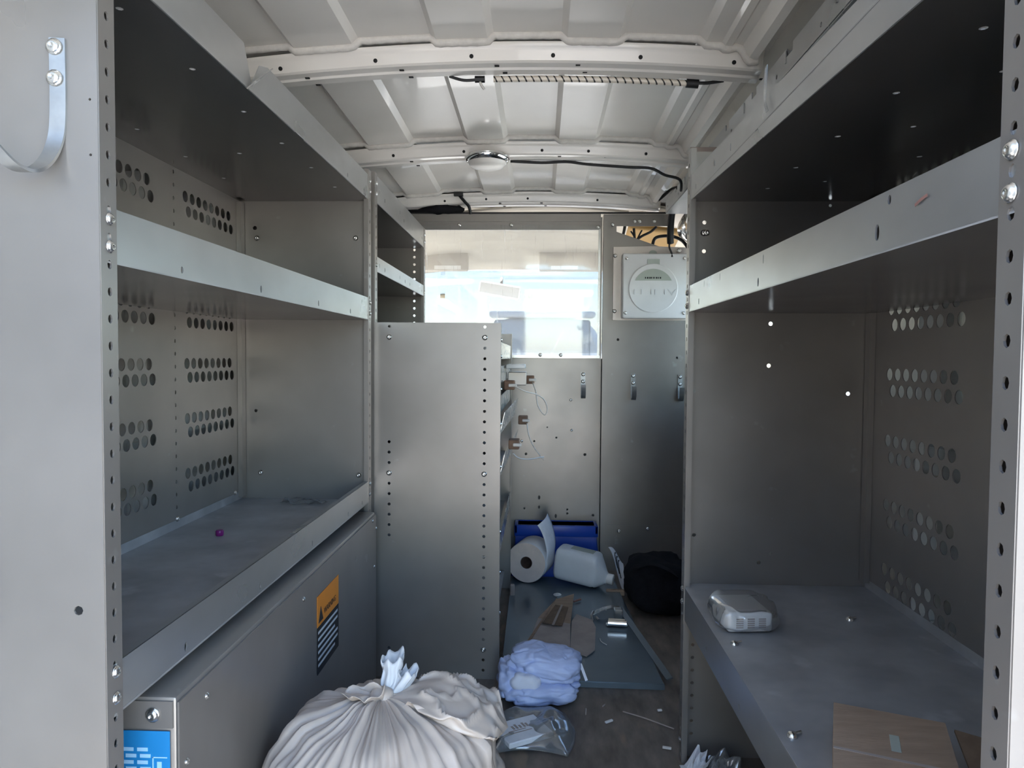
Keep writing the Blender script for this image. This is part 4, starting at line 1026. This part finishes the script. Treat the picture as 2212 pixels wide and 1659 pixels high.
# gathered side lobe to the right and loose ears at the knot
def lobe(u, v):
    a = KN + V((.012, 0, -.006))
    ln = v
    c_ = a.lerp(V((-.042, 1.02, .252)), ln)
    wd = .012 + .058 * math.sin(min(1, ln * 1.25) * math.pi * .62)
    th = 2 * math.pi * u
    off = V((.0, math.cos(th) * wd, math.sin(th) * wd * .30 * (1 - .5 * ln)))
    q = c_ + off + V((0, 0, .022 * math.sin(ln * math.pi)))
    pl = .5 * math.sin(th * 7 + ln * 2) * (1 - ln) + .4 * wob(q, 26, 1, 4)
    k_ = 1 if ln < .9 else (1 - ln) / .1
    q2 = c_ + V((0, 0, .022 * math.sin(ln * math.pi))) + off * k_ * (1 + .25 * pl)
    rd = 1 - abs(noise.noise(V((q2.x * 14, q2.y * 42, q2.z * 30)))) * 4
    return q2 + V((0, 0, .010 * (max(0, rd) ** 2) - .008 * noise.noise(V((q2.x * 20, q2.y * 34, 3))))) * min(1, ln * 5) * k_
MB().grid(lobe, 90, 60, True).build('side_lobe', 'bag', tb, smooth=180)
def ear(c, a, b, c2, seed, top):
    def f(u, v):
        th = 2 * math.pi * u
        r_ = .010 + (a - .010) * v
        q = V(c) + V((math.cos(th) * r_ + c2[0] * v, math.sin(th) * b * (.4 + .6 * v) + c2[1] * v, top * v))
        return q + V((1, .6, .8)) * (wob(q, 50, .008, seed) * (.3 + v)) + V((0, 0, .004 * math.sin(th * 6)))
    return f
MB().grid(ear(KN + V((0, 0, -.008)), .026, .02, (-.022, -.02), 3, .022), 36, 12, True).build('knot_ear', 'bag', tb, smooth=180, solid=.0006)
MB().grid(ear(KN + V((.006, .01, -.006)), .016, .014, (.004, .03), 7, .046), 36, 12, True).build('knot_ear', 'bag_pale', tb, smooth=180, solid=.0006)
MB().grid(ear(KN + V((.014, .008, -.008)), .014, .016, (.024, .02), 11, .034), 36, 12, True).build('knot_ear', 'bag_pale', tb, smooth=180, solid=.0006)
MB().lathe([(.016, -.012), (.019, 0), (.015, .010), (.007, .014)], KN + V((0, 0, -.004)), (.1, 0, 1), 20).build('knot', 'bag', tb, smooth=180)

# scrap wrapper by the right unit and loose crumbs
def scrap(c, a, b, h, seed):
    def f(u, v):
        x, y = (u - .5) * a, (v - .5) * b
        p = V((x, y, 0))
        z = h * (.35 + .9 * wob(p, 38, 1, seed) + .5 * wob(p, 80, 1, seed + 2))
        return V(c) + V((x + .3 * z, y, max(.001, z)))
    return f
MB().grid(scrap((.352, 1.345, .0), .07, .07, .05, 3), 18, 18).build('plastic_wrapper', 'clear', None, solid=.0005, label='crumpled clear plastic wrapper on the floor at the foot of the right shelving', cat='wrapper')
MB().grid(scrap((.296, 1.350, .0), .036, .045, .07, 9), 12, 12).build('paper_scrap', 'paper', None, solid=.0006, label='crumpled white paper scrap at the foot of the right shelving', cat='paper')
MB().tube([(.19, 1.575, .003), (.235, 1.545, .004), (.29, 1.505, .003)], .0016, 5).build('straw', 'card_grey', None, smooth=180, label='long thin dry straw on the floor right of the blue bundle', cat='straw')
deb = [(.155, 1.53, .020, .006, 35, 'white_plastic', 'pale plastic chip on the floor near the dry straw'), (.273, 1.585, .010, .006, 10, 'white_plastic', 'tiny pale crumb on the floor close to the right shelving post'),
       (.262, 1.43, .018, .006, -15, 'wire_white', 'pale screw lying on the floor near the plastic wrapper'), (.15, 1.60, .012, .002, 55, 'card_grey', 'thin tan sliver on the floor near the steel sheet edge'),
       (.108, 1.57, .026, .0016, 85, 'wire_white', 'thin white thread on the floor in front of the blue bundle')]
for x, y, a, b, rz, m_, lb in deb:
    with place(x, y, .001, rz):
        MB().rbox(-a / 2, a / 2, -b / 2, b / 2, 0, .004, .0008, 1).build('floor_crumb', m_, None, label=lb, cat='debris')
MB().rbox(-.092, -.077, 2.30, 2.315, .001, .05, .003, 1).build('wood_peg', 'card_grey', None, label='small pale wooden peg left of the paper roll', cat='peg')

# ================================================================== THINGS ON THE SHELVES
ZS = .3468
# thermostat in clear wrap
th_ = empty('thermostat', (.338, 1.19, ZS), 'small white thermostat box wrapped in clear plastic on the right lower shelf', 'thermostat')
with place(.336, 1.196, ZS + .0005, 6):
    MB().rbox(-.037, .037, -.046, .046, .001, .034, .006, 3).build('case', 'white_plastic', th_, smooth=50)
    mb = MB()
    for k in range(3):
        for j in range(5): mb.box(-.0235 + k * .0185, -.012 + k * .0185, -.0468, -.0458, .009 + j * .0034, .0108 + j * .0034)
    mb.build('vent_slots', 'card_grey', th_, kind='stuff')
    MB().rbox(-.026, .026, -.034, .036, .0338, .0352, .0006, 1).build('lid_plate', 'white_plastic', th_)
def wrap(u, v):
    th = 2 * math.pi * u; ph = math.pi * v
    sg = lambda q, k_: math.copysign(abs(q) ** k_, q)
    p = V((sg(math.cos(th), .6) * sg(math.sin(ph), .5) * .052, sg(math.sin(th), .6) * sg(math.sin(ph), .5) * .058, .022 + sg(math.cos(ph), .6) * .021))
    p += V((1, 1, .4)) * .008 * wob(p, 45, 1, 2)
    return V((.340, 1.194, ZS + .001)) + V((p.x, p.y, max(.0, p.z)))
MB().grid(wrap, 44, 20, True).build('clear_wrap', 'clear_thin', None, smooth=180, label='clear plastic wrap bag around the white thermostat', cat='bag')

# cardboard box near the camera on the right shelf
cb = empty('cardboard_box', (.37, .68, ZS), 'brown cardboard box on the right lower shelf nearest the camera', 'box')
with place(.3575, .722, ZS + .0005, -22):
    MB().box(-.0545, .0545, -.075, .075, 0, .053).build('carton', 'card', cb)
    MB().box(-.0545, .0545, -.030, -.026, .0531, .0536).build('seam_tape', 'card_grey', cb)
    MB().rbox(-.002, .007, -.012, .022, .0532, .0537, .0002, 1).build('ink_stamp', 'green_label', cb)
sheet3([(.437, .756, .400), (.462, .742, .398), (.446, .662, .372), (.418, .672, .370)], 'carton_flap', 'card_dark', None, .003)
tag(bpy.data.objects['carton_flap'], 'dark brown loose cardboard flap between the box and the right end post', 'cardboard')

# small things
for x, y, lb in [(.527, 1.22, 'small screw on the right lower shelf right of the thermostat'), (.303, 1.105, 'small screw on the right lower shelf in front of the thermostat'), (.298, .835, 'small screw near the front edge of the right lower shelf')]:
    s_ = empty('loose_screw', (x, y, ZS), lb, 'screw', 'loose screws on the right shelf')
    MB().lathe([(.0065, 0), (.0065, .002), (.0045, .0055), (.0, .0065)], (x, y, ZS), (0, 0, 1), 12).build('head', 'zinc', s_, smooth=60)
    MB().tube([(x, y, ZS + .003), (x + .012, y + .006, ZS + .003)], .0022, 8).build('shank', 'zinc', s_, smooth=60)
MB().lathe([(.0065, 0), (.0075, .002), (.0075, .009), (.006, .011), (0, .011)], (-.61, 1.338, .4432), (0, 0, 1), 18).build('bottle_cap', 'purple', None, smooth=50, label='small purple plastic cap on the lowest left shelf', cat='cap')
MB().grid(scrap((-.55, 1.645, .443), .10, .04, .014, 5), 20, 10).build('plastic_sleeve', 'clear', None, solid=.0004, smooth=180, label='flat clear plastic sleeve at the far end of the lowest left shelf', cat='bag')
MB().tube([(-.47, .74, .444), (-.44, .76, .452), (-.425, .79, .446)], .0012, 6).build('bent_wire', 'steel_bright', None, smooth=180, label='short bent wire on the lowest left shelf near the front post', cat='wire')
